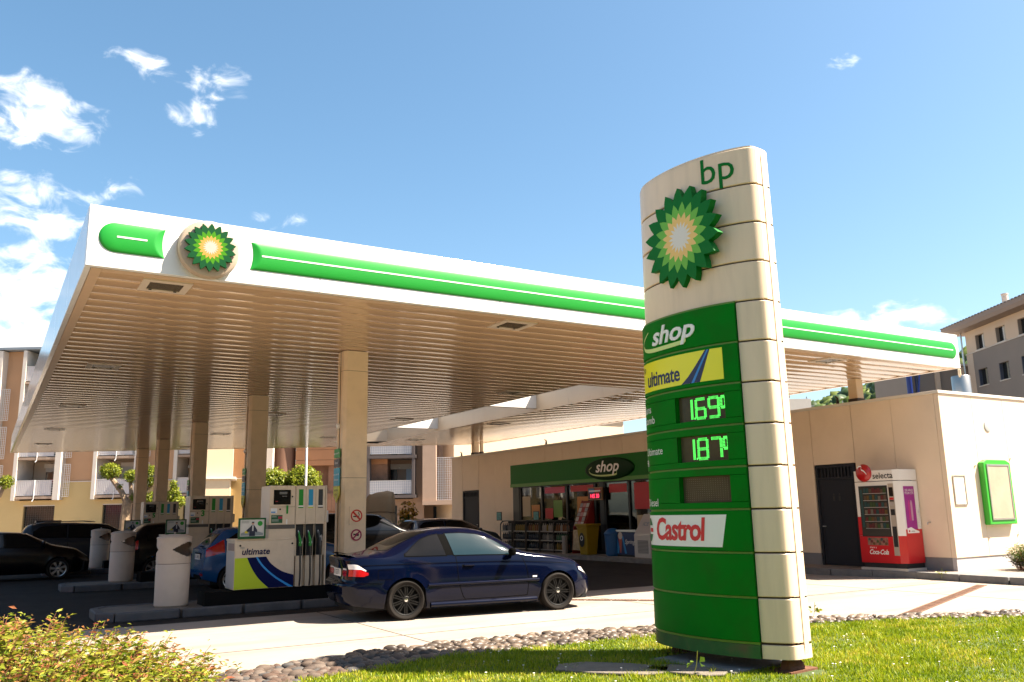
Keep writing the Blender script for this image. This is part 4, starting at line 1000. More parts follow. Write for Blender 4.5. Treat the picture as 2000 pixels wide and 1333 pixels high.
car(coupe, 'dark blue two-door coupe with black wheels beside the first pump', (5.9319+.116, 13.1296+.857, 0), -.1341, 'coupe_car')
# ---- other cars
def hatch_spec(paint, h=1.48, L=3.95, wb=2.49, ro=.62, w=.86, rim=None, glass=None, estate=False, R=.31, van=False):
    x0 = -ro; x1 = L-ro; s = h/1.48; roof_end = x0+.25 if (estate or van) else x0+.35
    top = [(x0, .92*s), (x0+.10, 1.05*s), (x0+.22, 1.30*s if estate else 1.22*s), (roof_end+.15, h-.045), (x0+1.1, h-.005), (x0+1.7, h), (x1-1.75, h-.07), (x1-1.05, 1.05*s), (x1-.85, 1.0*s), (x1-.35, .90*s), (x1-.1, .76*s), (x1, .66*s)]
    belt = [(x0, .98*s), (x0+.8, .99*s), (x1-1.2, .93*s), (x1-.6, .86*s), (x1, .62*s)]
    return dict(x0=x0, x1=x1, wb=wb, R=R, arch=R+.04, track=w-.02, spokes=7, rim=rim or mat('silver_rim', (.45, .44, .43), .3, metal=.9), paint=paint, top=top, belt=belt,
        width=[(x0, w*.80), (x0+.12, w*.92), (x0+.4, w*.985), (x0+1, w), (x1-1, w*.99), (x1-.4, w*.93), (x1-.15, w*.78), (x1, w*.55)], bot=[(x0, .32), (x0+.3, .24), (x0+.7, .19), (x1-.7, .19), (x1, .22)],
        green=[(x0, .35), (x0+.3, .95), (x0+.5, 1), (x1-1.7, 1), (x1-1.15, .3), (x1-.95, 0)], rear=[(.3, .03), (.5, -.03), (.7, 0), (1.0*s, .03), (h, .12)], front=[(.2, .03), (.5, 0), (.7, .1), (.9, .2)],
        windscreen=(x1-1.72, x1-1.10), rearwindow=(x0+.10, x0+.34), glass=glass or GLASS,
        sidewin=[dict(lo=[(x0+.55, 1.03*s), (x0+1.55, 1.01*s)], hi=[(x0+.55, 1.20*s), (x0+.75, h-.14), (x0+1.55, h-.10)]), dict(lo=[(x0+1.64, 1.01*s), (x1-1.25, .965*s)], hi=[(x0+1.64, h-.10), (x1-1.95, h-.11), (x1-1.6, 1.2*s), (x1-1.25, 1.0*s)])])
def tails(z0, z1, d=.35, wrap=.30):
    def f(c, t, spatch, upatch):
        x0 = c.sp['x0']
        for s in (-1, 1): spatch('tail_lamp', LAMP_R, x0+.015, x0+wrap, smooth_knots([(x0, z0), (x0+wrap, z0+d*.3)], .01), smooth_knots([(x0, z0+.16), (x0+wrap, z1)], .02), .008, s=s)
        for s in (-1, 1): seam_line(c, t, [(x0+1.6, .95), (x0+1.62, .6), (x0+1.6, .28)], s)
        mirrors(c, t, c.sp['x1']-1.25, 1.0, c.sp['paint'])
    return f
def fiesta_extra(c, t, spatch, upatch):
    x0 = c.sp['x0']; tails(.80, 1.18, wrap=.42)(c, t, spatch, upatch)
    plate(t, c.warp(x0, .80)-.012, .80, 'VS 214805'); part('plate_recess', SEAM, t, (c.warp(x0, .8)-.004, c.warp(x0, .8)+.02, -.33, .33, .71, .89))
    part('rear_window_wiper', SEAM, t, (x0+.05, x0+.08, -.3, .1, 1.02, 1.035)); part('bumper_reflector', LAMP_R, t, (c.warp(x0, .42)-.008, c.warp(x0, .42)+.02, -.62, -.4, .40, .45)); part('bumper_insert', SEAM, t, (c.warp(x0, .38)-.006, c.warp(x0, .38)+.02, -.35, .35, .31, .45))
blue = mat('hatch_blue_paint', (.004, .06, .18), .25, coat=.3); black = mat('black_car_paint', (.002, .002, .0025), .2, spec=.3); grey = mat('estate_grey_paint', (.016, .017, .021), .35, metal=.2, coat=.2, spec=.3); navy2 = mat('far_blue_paint', (.01, .03, .28), .3, coat=1)
s = hatch_spec(blue); s['extra'] = [fiesta_extra]; car(s, 'bright blue hatchback seen from behind between the pumps', (4.95, 21.25, 0), 0, 'hatchback_car', detail=False)
s = hatch_spec(black, 1.58, 4.2, 2.6, .75); s['extra'] = [tails(.75, 1.1)]; car(s, 'black hatchback hidden behind the middle litter bin', (4.25, 27.4, 0), 0, 'hatchback_car', detail=False)
def estate_extra(c, t, spatch, upatch):
    tails(.80, 1.0, wrap=.35)(c, t, spatch, upatch)
    for sy in (-1, 1): MB().tube([(-.2, sy*.60, 1.60), (0, sy*.60, 1.64), (1.3, sy*.60, 1.66), (1.6, sy*.60, 1.62)], .018, 6).build('roof_rail', M_steel, t)
    part('roof_load', M_black, t, (-.25, .55, -.45, .45, 1.62, 1.70), bevel=.02)
s = hatch_spec(grey, 1.62, 4.65, 2.7, .85, w=.91, estate=True, R=.34); s['extra'] = [estate_extra]; car(s, 'dark grey estate car with roof rails behind the far litter bin', (1.85, 35.2, 0), 0, 'estate_car', detail=False)
s = hatch_spec(black, 1.42, 4.4, 2.65, .9, w=.88); s['extra'] = [tails(.75, .95)]; car(s, 'black car with silver wheels at the left edge of the forecourt', (2.0-2.65, 29.75, 0), 0, 'saloon_car', detail=False)
s = hatch_spec(navy2, 1.55, 4.1, 2.5, .7); s['extra'] = [tails(.8, 1.1)]; car(s, 'blue car farthest left, partly behind the dark estate', (-2.6, 39.5, 0), 0, 'hatchback_car', detail=False)
s = hatch_spec(black, 1.76, 4.7, 2.9, .85, w=.93, van=True, R=.33); s['extra'] = [tails(.8, 1.2)]; car(s, 'tall dark van standing behind the nearest column', (9.2, 27.6, 0), 0, 'van', detail=False)
s = hatch_spec(mat('dark_slate_paint', (.012, .02, .035), .3, metal=.3, coat=1), 1.5, 4.3, 2.6, .8, estate=True); s['extra'] = [tails(.8, 1.0)]; car(s, 'dark estate car parked by the shop, seen above the coupe roof', (14.3, 30.6, 0), 0, 'estate_car', detail=False)
# ---------------------------------------------------------------- shop
SX, SY, SYE, ZR = 19.13, 12.0, 37.15, 4.25
M_panel = mat('shop_cream_panel', (.79, .63, .46), .5, var=.03, vscale=1.2, dirt=(.4, .3, .2), damt=.12, dscale=1)
M_door = mat('door_charcoal', (.022, .024, .031), .6, spec=.2); M_frame = mat('anodised_frame', (.03, .03, .032), .35, metal=.5)
M_plinth = mat('shop_plinth_grey', (.20, .195, .20), .7, var=.1, vscale=4); M_sgreen = mat('shop_green_fascia', (.005, .13, .008), .5, spec=.2)
def shop_glass():
    m = bpy.data.materials.new('shop_glass'); m.use_nodes = True; nt = m.node_tree; N = nt.nodes; N.clear(); L = nt.links
    o = N.new('ShaderNodeOutputMaterial'); mx = N.new('ShaderNodeMixShader'); tr = N.new('ShaderNodeBsdfTransparent'); g = N.new('ShaderNodeBsdfGlossy'); g.inputs['Roughness'].default_value = .02
    lw = N.new('ShaderNodeLayerWeight'); lw.inputs[0].default_value = .25; tr.inputs[0].default_value = (.55, .58, .56, 1)
    r = N.new('ShaderNodeMapRange'); r.inputs[3].default_value = .03; r.inputs[4].default_value = .9; L.new(lw.outputs['Fresnel'], r.inputs[0])
    L.new(r.outputs[0], mx.inputs[0]); L.new(tr.outputs[0], mx.inputs[1]); L.new(g.outputs[0], mx.inputs[2]); L.new(mx.outputs[0], o.inputs[0]); return m
SGLASS = shop_glass()
def shop():
    t = thing('shop_building', 'low cream panelled petrol station shop with green fascia and glass front', 'building')
    zb = .15
    # front wall in panels between the openings (X = SX); y from near to far
    def wall(y0, y1, z0, z1):
        n = max(1, round((y1-y0)/1.29))
        for i in range(n): part('wall_panel', M_panel, t, (SX, SX+.12, y0+(y1-y0)*i/n+.004, y0+(y1-y0)*(i+1)/n-.004, z0, z1), bevel=.004, seg=1)
    part('wall_core', M_trim, t, (SX+.095, SX+.115, SY+.1, 19.05, .45, ZR-.02)); part('wall_core', M_trim, t, (SX+.095, SX+.115, 31.5, SYE-.1, .45, ZR-.02)); part('wall_core', M_trim, t, (SX+.095, SX+.115, 19.05, 31.5, 3.55, ZR-.02))
    wall(SY+.122, 14.46, .45, ZR); wall(14.47, 15.78, 2.76, ZR); wall(15.79, 19.0, .45, ZR); wall(19.0, 31.5, 3.60, ZR); wall(31.5, 34.46, .45, ZR); wall(34.47, 36.04, 2.70, ZR); wall(36.05, SYE, .45, ZR)
    for a, b in ((SY+.122, 14.46), (15.79, 19.0), (31.5, 34.46), (36.05, SYE)): part('plinth', M_plinth, t, (SX+.02, SX+.12, a, b, zb, .447))
    # end wall facing the camera side
    n = 6
    for i in range(n): part('wall_panel', M_panel, t, (SX+8.0*i/n+.004, SX+8.0*(i+1)/n-.004, SY, SY+.12, .45, ZR), bevel=.004, seg=1)
    part('wall_core', M_trim, t, (SX+.1, SX+8, SY+.03, SY+.11, .45, ZR-.02)); part('plinth', mat('shop_plinth_pale', (.42, .40, .40), .7, var=.1, vscale=4), t, (SX+.02, SX+8, SY+.02, SY+.12, zb, .447))
    part('wall_panel', M_panel, t, (SX+.12, SX+8, SYE-.12, SYE, zb, ZR)); part('wall_panel', M_panel, t, (SX+7.9, SX+8, SY+.12, SYE-.12, zb, ZR-.1))
    # parapet cap
    cp = mat('shop_cap', (.70, .64, .55), .4)
    part('parapet_cap', cp, t, (SX-.03, SX+.25, SY-.03, SYE+.03, ZR+.002, ZR+.075), bevel=.008); part('parapet_cap', cp, t, (SX+.252, SX+8.03, SY-.03, SY+.25, ZR+.002, ZR+.075), bevel=.008)
    part('roof', mat('shop_roof', (.3, .28, .26), .9), t, (SX+.12, SX+7.9, SY+.12, SYE-.12, ZR-.35, ZR-.3))
    for y in (14.9, 21.2, 29.0, 36.3): MB().tube([(SX+.1, y, ZR+.07), (SX+.1, y, ZR+.25), (SX+.02, y, ZR+.28)], [.05, .025, .02], 6).build('roof_hook', M_trim, t)
    # shop front glazing
    part('green_fascia', M_sgreen, t, (SX-.10, SX+.02, 18.9, 31.52, 2.70, 3.62), bevel=.01)
    part('fascia_lip', mat('shop_fascia_lip', (.06, .22, .01), .4), t, (SX-.115, SX-.101, 18.9, 31.52, 2.70, 2.83))
    for y in (22.05, 25.2, 28.35): part('fascia_seam', M_trim, t, (SX-.1015, SX-.09, y-.004, y+.004, 2.84, 3.60))
    ys = [19.0, 20.6, 22.2, 23.75, 25.13, 25.72, 27.53, 29.3, 30.93, 31.45]
    for i, y in enumerate(ys): part('mullion', M_frame, t, (SX+.0, SX+.10, y-.05, y+.05, zb, 2.72))
    part('post', M_frame, t, (SX-.02, SX+.12, 30.98, 31.42, zb, 2.72)); part('post', M_frame, t, (SX-.02, SX+.12, 25.15, 25.40, zb, 2.72))
    for a, b in zip(ys, ys[1:]):
        if b-a < .55: continue
        part('pane', SGLASS, t, (SX+.045, SX+.052, a+.05, b-.05, zb+.1, 2.66)); part('rail', M_frame, t, (SX+.01, SX+.09, a+.05, b-.05, zb, zb+.1))
    part('lintel', M_frame, t, (SX+.0, SX+.10, 19.0, 31.45, 2.66, 2.70))
    # interior: dark room with lit-looking goods
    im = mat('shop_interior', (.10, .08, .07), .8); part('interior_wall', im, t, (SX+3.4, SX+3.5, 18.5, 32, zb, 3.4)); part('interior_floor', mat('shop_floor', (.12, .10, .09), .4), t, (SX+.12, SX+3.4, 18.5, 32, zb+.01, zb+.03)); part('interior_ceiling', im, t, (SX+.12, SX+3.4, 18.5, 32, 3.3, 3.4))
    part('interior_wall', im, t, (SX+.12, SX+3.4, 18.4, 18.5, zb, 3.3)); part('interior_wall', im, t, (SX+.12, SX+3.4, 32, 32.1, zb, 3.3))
    gm = [mat('goods_red', (.30, .02, .02), .5), mat('goods_pink', (.42, .03, .10), .5), mat('goods_orange', (.35, .13, .03), .5), mat('goods_cream', (.40, .33, .24), .5), mat('goods_green', (.05, .16, .03), .5), mat('goods_blue', (.03, .07, .22), .5)]
    rnd = random.Random(3)
    for k in range(7):
        y = 19.6+1.75*k
        g = part('gondola', mat('gondola', (.07, .06, .055), .6), t, (SX+1.0, SX+1.5, y, y+1.2, zb+.03, 1.65))
        for lv in range(3):
            for j in range(5): MB().box(SX+.82, SX+.99, y+.03+.235*j, y+.23+.235*j, .45+.42*lv, .45+.42*lv+rnd.uniform(.18, .34)).build('goods', rnd.choice(gm), g)
    for k in range(4): part('promo_banner', gm[1], t, (SX+.6, SX+.62, 20.2+2.6*k, 21.0+2.6*k, 2.15, 2.62))
    wp = [mat('poster_red', (.45, .02, .03), .5), mat('poster_rose', (.5, .05, .12), .5), mat('poster_orange', (.5, .2, .04), .5), mat('poster_sand', (.45, .35, .22), .5), mat('poster_leaf', (.12, .25, .04), .5)]
    for k, (y0, y1, z0, z1, c) in enumerate(((27.7, 29.1, 2.38, 2.62, 1), (25.85, 27.3, 2.40, 2.62, 0), (30.2, 30.8, 1.5, 2.3, 3), (29.5, 30.1, 1.45, 1.95, 2), (27.9, 28.5, 1.45, 2.1, 4), (28.55, 29.1, 1.4, 1.8, 0), (26.2, 26.9, 1.5, 2.2, 2), (22.4, 23.5, 1.7, 2.6, 0), (22.5, 23.4, .9, 1.5, 3), (20.8, 22.0, 1.6, 2.6, 1), (20.9, 21.8, .8, 1.4, 2), (23.9, 24.9, 2.3, 2.6, 0), (19.3, 20.4, 1.5, 2.5, 3))): part('window_poster', wp[c], t, (SX+.038, SX+.043, y0, y1, z0, z1))
    # oval sign
    ov = bpy.data.objects.new('oval_sign', None); COL.objects.link(ov); ov.parent = t; ov.location = (SX-.10, 24.66, 3.14); ov.rotation_euler = (0, 0, 0)
    MB().lathe([(0, -.075), (.90, -.07), (.97, -.055), (1, -.03), (1, 0)], 56, ax='x', sx=1.42, sy=.40).build('oval_body', mat('oval_dark_green', (.003, .03, .007), .5, spec=.12), ov, smooth=True, angle=40)
    kw = dict(right=(0, -1, 0), up=(0, 0, 1)); text('shop', .56, M_white2, ov, (-.085, .05, .07), shear=.28, bold=.01, sx=1.25, **kw)
    P = spline2([(.95, .1), (1.12, -.02), (.95, -.16), (.4, -.235), (-.45, -.22), (-.50, -.10)], 6); mb = MB()
    for i, (a, b) in enumerate(zip(P, P[1:])): w = .012+.02*min(1, i/22); mb.add([(-.082, a[0], a[1]-w), (-.082, b[0], b[1]-w), (-.082, b[0], b[1]+w), (-.082, a[0], a[1]+w)], [(0, 1, 2, 3)])
    mb.build('swoosh', mat('swoosh_lime', (.5, .62, .2), .4), ov)
    # doors
    for y0, y1, zt, nm in ((34.50, 36.01, 2.68, 'store_door'), (14.50, 15.75, 2.74, 'toilet_door')):
        d = bpy.data.objects.new('door', None); COL.objects.link(d); d.parent = t
        mb = MB(); mb.box(SX+.0, SX+.1, y0, y0+.07, zb, zt).box(SX, SX+.1, y1-.07, y1, zb, zt).box(SX, SX+.1, y0+.07, y1-.07, zt-.07, zt).box(SX, SX+.1, y0+.07, y1-.07, 2.36, 2.42); mb.build('door_frame', M_door, d)
        part('door_leaf', M_door, d, (SX+.03, SX+.08, y0+.075, y1-.075, zb+.01, 2.355)); part('leaf_rail', M_door, d, (SX+.022, SX+.03, y0+.1, y1-.1, 1.32, 1.35)); part('leaf_border', M_door, d, (SX+.022, SX+.03, y0+.12, y0+.14, .3, 2.2)); part('leaf_border', M_door, d, (SX+.022, SX+.03, y1-.14, y1-.12, .3, 2.2))
        part('louvre_back', M_black, d, (SX+.07, SX+.09, y0+.07, y1-.07, 2.42, zt-.07))
        k = 10
        for i in range(k): a = y0+.09+(y1-y0-.2)*i/k; part('louvre', M_door, d, (SX+.02, SX+.06, a, a+.05, 2.425, zt-.075))
        hy = y1-.13 if nm != 'store_door' else y0+.13
        MB().tube([(SX+.02, hy, 1.15), (SX-.04, hy, 1.15), (SX-.045, hy-.11, 1.15)], .011, 8).build('handle', M_steel, d)
        if nm == 'toilet_door':
            for a in (15.23, 15.05): MB().lathe([(0, -.002), (.03, -.002)], 10, c=(SX+.021, a, 1.97), ax='x').build('pictogram', M_black, d); part('pictogram', M_black, d, (SX+.019, SX+.0215, a-.035, a+.035, 1.80, 1.93))
    # tap and vent
    MB().tube([(SX, 12.56, 1.25), (SX-.09, 12.56, 1.25), (SX-.11, 12.56, 1.20)], .016, 8).build('tap', M_steel, t)
    MB().lathe([(0, -.03), (.10, -.03), (.14, -.02), (.15, 0)], 20, c=(21.03, SY, 3.54), ax='y').build('vent', mat('vent_grey', (.45, .44, .43), .5), t, smooth=True)
    for x, z in ((20.28, 2.55), (21.85, 2.75), (20.5, .85), (21.75, .9)): MB().lathe([(0, -.025), (.02, -.025), (.025, 0)], 10, c=(x, SY, z), ax='y').build('fixing', M_steel, t)
shop()
# posts on the shop roof that carry the right wing of the canopy
def roof_posts():
    for x, y, w, l in ((19.55, 14.55, .13, 'single cream post between shop roof and canopy at the right'), (19.45, 35.35, .13, 'thicker left one of the twin posts on the shop roof'), (19.45, 34.75, .06, 'thinner right one of the twin posts on the shop roof')):
        t = thing('roof_post', l, 'post', (x, y, ZR+.076), group='posts carrying the canopy above the shop')
        part('shaft', M_cream, t, (-w, w, -w, w, .12, ZB-ZR-.08)); part('foot', M_trim, t, (-w-.02, w+.02, -w-.02, w+.02, 0, .12))
roof_posts()
def flue():
    t = thing('flue_pipe', 'shiny steel flue pipe rising behind the shop end wall', 'flue', (23.35, 13.9, ZR-.3))
    MB().lathe([(.25, 0), (.25, 1.24), (.235, 1.26), (.20, 1.26), (.2, 1.0)], 32, caps=False).build('pipe', mat('flue_steel', (.5, .46, .40), .3, metal=1), t, smooth=True, angle=40); MB().lathe([(.257, .60), (.257, .63)], 32, caps=False).build('band', M_steel, t)
    MB().lathe([(.04, 1.2), (.04, 1.42), (.0, 1.44)], 10, c=(-.2, -.1, 0)).build('pin', M_cream, t)
flue()
def wall_boards():
    t = thing('poster_frame', 'tall green framed poster case on the sunlit end wall', 'poster case', (20.99, SY, 1.93))
    g = mat('frame_green', (.03, .33, .02), .4)
    MB().prism([(-.58, -.77), (.58, -.77), (.58, .70), (.40, .77), (-.40, .77), (-.58, .70)], -.14, 0, 'y').build('case', g, t, bevel=.02)
    mb = MB()
    for b in ((-.475, .475, -.66, -.62), (-.475, .475, .62, .66), (-.475, -.435, -.62, .62), (.435, .475, -.62, .62)): mb.box(b[0], b[1], -.16, -.141, b[2], b[3])
    mb.build('frame', M_steel, t); part('sheet', mat('poster_sheet', (.42, .33, .24), .25, var=.15, vscale=2), t, (-.434, .434, -.15, -.142, -.619, .619))
    t = thing('notice_frame', 'small empty silver notice frame on the sunlit end wall', 'notice frame', (19.55, SY, 1.98))
    mb = MB()
    for b in ((-.24, .24, -.345, -.32), (-.24, .24, .32, .345), (-.24, -.215, -.32, .32), (.215, .24, -.32, .32)): mb.box(b[0], b[1], -.025, -.001, b[2], b[3])
    mb.build('frame', M_steel, t); part('sheet', mat('notice_sheet', (.72, .64, .52), .5), t, (-.214, .214, -.012, -.002, -.319, .319))
wall_boards()
def vending():
    t = thing('vending_machine', 'red and white snack vending machine with a red ball on top', 'vending machine', (18.38, 13.97, .15))
    # local: x into the wall, y = -(distance towards camera)
    W, D = 1.20, .72
    red = mat('vend_red', (.52, .008, .012), .3, coat=.3); wh = mat('vend_white', (.76, .72, .66), .35); purple = mat('vend_purple', (.30, .01, .22), .4)
    part('base', M_black, t, (.04, D, -W+.03, -.03, .06, .17)); part('plinth', mat('vend_plinth', (.5, .46, .40), .6), t, (-.02, D, -W-.02, .02, 0, .06))
    pl = [(0, 0), (0, -W+.14), (.10, -W), (D, -W), (D, 0)]
    def prism(nm, m, z0, z1): MB().prism(pl, z0, z1).build(nm, m, t, bevel=.006)
    prism('lower_body', red, .17, .80); prism('upper_body', wh, .802, 2.08); prism('header', wh, 2.095, 2.35)
    part('header_gap', M_trim, t, (.01, D-.02, -W+.12, -.01, 2.08, 2.095))
    part('red_side', red, t, (-.004, .0, -.16, -.003, .805, 1.25)); part('red_band', red, t, (-.004, 0, -W+.145, -.003, .18, .80))
    # window with goods
    part('window_frame', M_black, t, (-.012, -.001, -.89, -.10, .78, 1.98)); part('window_back', mat('vend_inside', (.03, .026, .02), .7), t, (-.0135, -.0125, -.87, -.12, .80, 1.96))
    rnd = random.Random(5); cols = [mat('snack_gold', (.10, .055, .01), .4), mat('snack_red', (.10, .012, .012), .4), mat('snack_teal', (.012, .05, .05), .4), mat('snack_brown', (.09, .05, .03), .4), mat('snack_green', (.03, .06, .012), .4), mat('snack_cream', (.14, .12, .09), .4)]
    for r in range(6):
        z = .98+.165*r; part('shelf_strip', M_steel, t, (-.022, -.0138, -.86, -.22, z-.012, z))
        for k in range(8): y = -.85+.078*k; part('snack', rnd.choice(cols), t, (-.030, -.0138, y, y+.06, z+.002, z+rnd.uniform(.09, .13)))
    part('side_reflection_strip', cols[2], t, (-.018, -.0138, -.2, -.14, 1.0, 1.9))
    part('control_panel', mat('vend_panel', (.50, .44, .36), .3, metal=.3), t, (-.010, -.001, -W+.145, -.90, .30, 2.0)) if False else None
    cp = bpy.data.objects.new('control_panel', None); COL.objects.link(cp); cp.parent = t
    # chamfered corner carries the controls
    import mathutils
    def ch(u, z, d): # u 0..1 along the chamfer
        a = Vector((0, -W+.14, 0)); b = Vector((.10, -W, 0)); n = Vector((-.14, -.10, 0)).normalized(); p = a+(b-a)*u+n*d; return (p.x, p.y, z)
    def cq(nm, m, u0, u1, z0, z1, d): MB().add([ch(u0, z0, d), ch(u1, z0, d), ch(u1, z1, d), ch(u0, z1, d)], [(3, 2, 1, 0)]).build(nm, m, cp)
    pm = mat('vend_panel', (.46, .40, .33), .3, metal=.4)
    part('panel_face', pm, cp, (-.006, -.001, -W+.142, -.915, .35, 2.02))
    for nm, m, z0, z1 in (('screen', SCR, 1.72, 1.93), ('card_slot', M_black, 1.60, 1.63), ('label_red', red, 1.64, 1.69), ('keypad', M_steel, 1.50, 1.58), ('coin_tray', M_black, 1.28, 1.42), ('takeout_slot', M_black, .55, 1.02)):
        part(nm, m, cp, (-.014, -.0065, -W+.16, -.935, z0, z1))
    part('poster_strip', mat('vend_photo', (.22, .10, .07), .5, var=.6, vscale=14), t, (-.0075, -.0045, -.78, -.22, .58, .76))
    for k in range(9): MB().lathe([(0, -.009), (.035, -.0085)], 10, c=(0, -.72+.055*k, .62+.05*((k*7) % 3)), ax='x').build('printed_snack', cols[k % 6], t)
    kw = dict(right=(0, -1, 0), up=(0, 0, 1))
    text('share a', .065, M_white2, t, (-.0065, -.36, .53), **kw); text('Coca-Cola', .155, M_white2, t, (-.0065, -.50, .42), shear=.35, bold=.003, sx=.86, spacing=.9, **kw); text('selecta', .20, M_black, t, (-.003, -.80, 2.21), bold=.002, **kw)
    o = MB().lathe([(.215*sin(pi*i/16), -.215*cos(pi*i/16)) for i in range(17)], 32).build('red_ball', mat('ball_red', (.42, .008, .010), .3, coat=.4), t, smooth=True); o.location = (-.02, -.30, 2.30); o.scale = (.45, 1, 1)
    P = spline2([(-.20, .10), (-.24, .15), (-.32, .155), (-.31, .08), (-.38, .04), (-.45, -.04)], 6); mb = MB()
    for a, b in zip(P, P[1:]): mb.add([(-.122, a[0], 2.30+a[1]-.018), (-.122, b[0], 2.30+b[1]-.018), (-.122, b[0], 2.30+b[1]+.018), (-.122, a[0], 2.30+a[1]+.018)], [(0, 1, 2, 3)])
    mb.build('ball_swirl', M_white2, t)
    # side facing the camera: advert
    yk = -W-.003
    part('side_red', red, t, (.105, D-.005, yk, -W, .18, .95)); part('side_poster', purple, t, (.16, .56, yk-.002, yk-.0005, .95, 1.95))
    kw = dict(right=(1, 0, 0), up=(0, 0, 1)); text('DES AIRLES\nPOUR L\u2019\u00c9T\u00c9.', .075, M_white2, t, (.36, yk-.003, 1.82), sx=.85, **kw)
    for x in (.31, .40): MB().prism([(x-.035, 1.15), (x+.035, 1.15), (x+.035, 1.55), (x+.015, 1.62), (x-.015, 1.62), (x-.035, 1.55)], yk-.004, yk-.0025, 'y').build('printed_bottle', mat('vend_bottle', (.45, .02, .20), .4) if x < .35 else mat('vend_bottle2', (.5, .25, .35), .4), t)
    text('TAKE ME!', .13, M_white2, t, (.64, yk-.003, 1.22), right=(0, 0, 1), up=(-1, 0, 0), bold=.002)
    MB().prism([(.16, .86), (.60, .86), (.60, .90), (.45, .94), (.30, 1.0), (.16, .97)], yk-.0045, yk-.003, 'y').build('white_wave', M_white2, t); part('small_logo', red, t, (.20, .25, yk-.006, yk-.005, .885, .93))
    text('selecta', .05, M_black, t, (.36, yk-.006, .905), **kw)
vending()

# ---- things standing along the shop front
def shelf_units():
    fm = mat('rack_metal', (.05, .045, .042), .4, metal=.4)
    bcols = [mat('bottle_yellow', (.20, .13, .015), .35), mat('bottle_amber', (.16, .06, .01), .35), mat('bottle_white', (.30, .27, .23), .35), mat('bottle_dark', (.02, .03, .045), .25), mat('bottle_green', (.03, .10, .05), .3), mat('bottle_grey', (.13, .125, .12), .4)]
    bm_ = {}
    def bottle_mesh(m, r, h, capm):
        k = (m.name, r, h)
        if k not in bm_:
            mb = MB().m(m); mb.lathe([(r*.9, 0), (r, .02), (r, h*.62), (r*.4, h*.82), (r*.36, h*.9)], 8); mb.m(capm).lathe([(r*.42, h*.9), (r*.42, h), (0, h)], 8); me = mb.mesh('bottle'); bm_[k] = me
        return bm_[k]
    units = [(30.15, 'first'), (29.15, 'second'), (28.15, 'third'), (27.2, 'fourth'), (31.2, 'far left')]
    plan = {30.15: [(0, 0), (3, 3), (3, 3)], 29.15: [(1, 0), (3, 3), (3, 3)], 28.15: [(2, 0), (5, 2), (5, 2)], 27.2: [(1, 2), (4, 4), (0, 1)], 31.2: [(5, 3), (3, 3), (3, 5)]}
    for y, nm in units:
        t = thing('bottle_rack', f'{nm} dark rack of bottles along the shop window', 'rack', (18.55, y, .15), group='bottle racks along the shop window')
        for s in (-.46, .46):
            pr = spline2([(.42, 0), (.42, .9), (.40, 1.08), (.28, 1.17), (.0, 1.19)], 5); pr2 = [(x-.03 if z < 1 else x-.02, z-.03 if z > .9 else z) for x, z in pr]
            MB().prism([(.44-x, z) for x, z in pr] + [(.44-x+.035, max(0, z-.03)) for x, z in pr][::-1], s-.015, s+.015, 'y').build('side_frame', fm, t)
        part('back', mat('rack_back', (.02, .02, .02), .7), t, (.40, .42, -.44, .44, .05, 1.17)); part('top', fm, t, (.1, .42, -.46, .46, 1.16, 1.19))
        for lv, z in enumerate((.78, .44, .10)):
            part('shelf', fm, t, (.04, .40, -.445, .445, z-.02, z)); part('price_rail', mat('price_rail', (.35, .33, .30), .4), t, (.03, .039, -.445, .445, z-.03, z+.012))
            ca, cb = plan[y][lv]
            for k in range(6):
                me = bottle_mesh(bcols[ca if k % 3 else cb], .052, .28 if lv else .30, bcols[2 if (k+lv) % 2 else 3])
                b = bpy.data.objects.new('bottle', me); COL.objects.link(b); b.location = (18.55+.13, y-.36+.144*k, .15+z); me.polygons.foreach_set('use_smooth', [True]*len(me.polygons))
                lvn = ['top', 'middle', 'bottom'][lv]
                tag(b, f"{['rightmost', 'second from the right', 'third from the right', 'third from the left', 'second from the left', 'leftmost'][k]} bottle on the {lvn} shelf of the {nm} rack", 'bottle', f'bottles on the {lvn} shelf of the {nm} rack')
shelf_units()
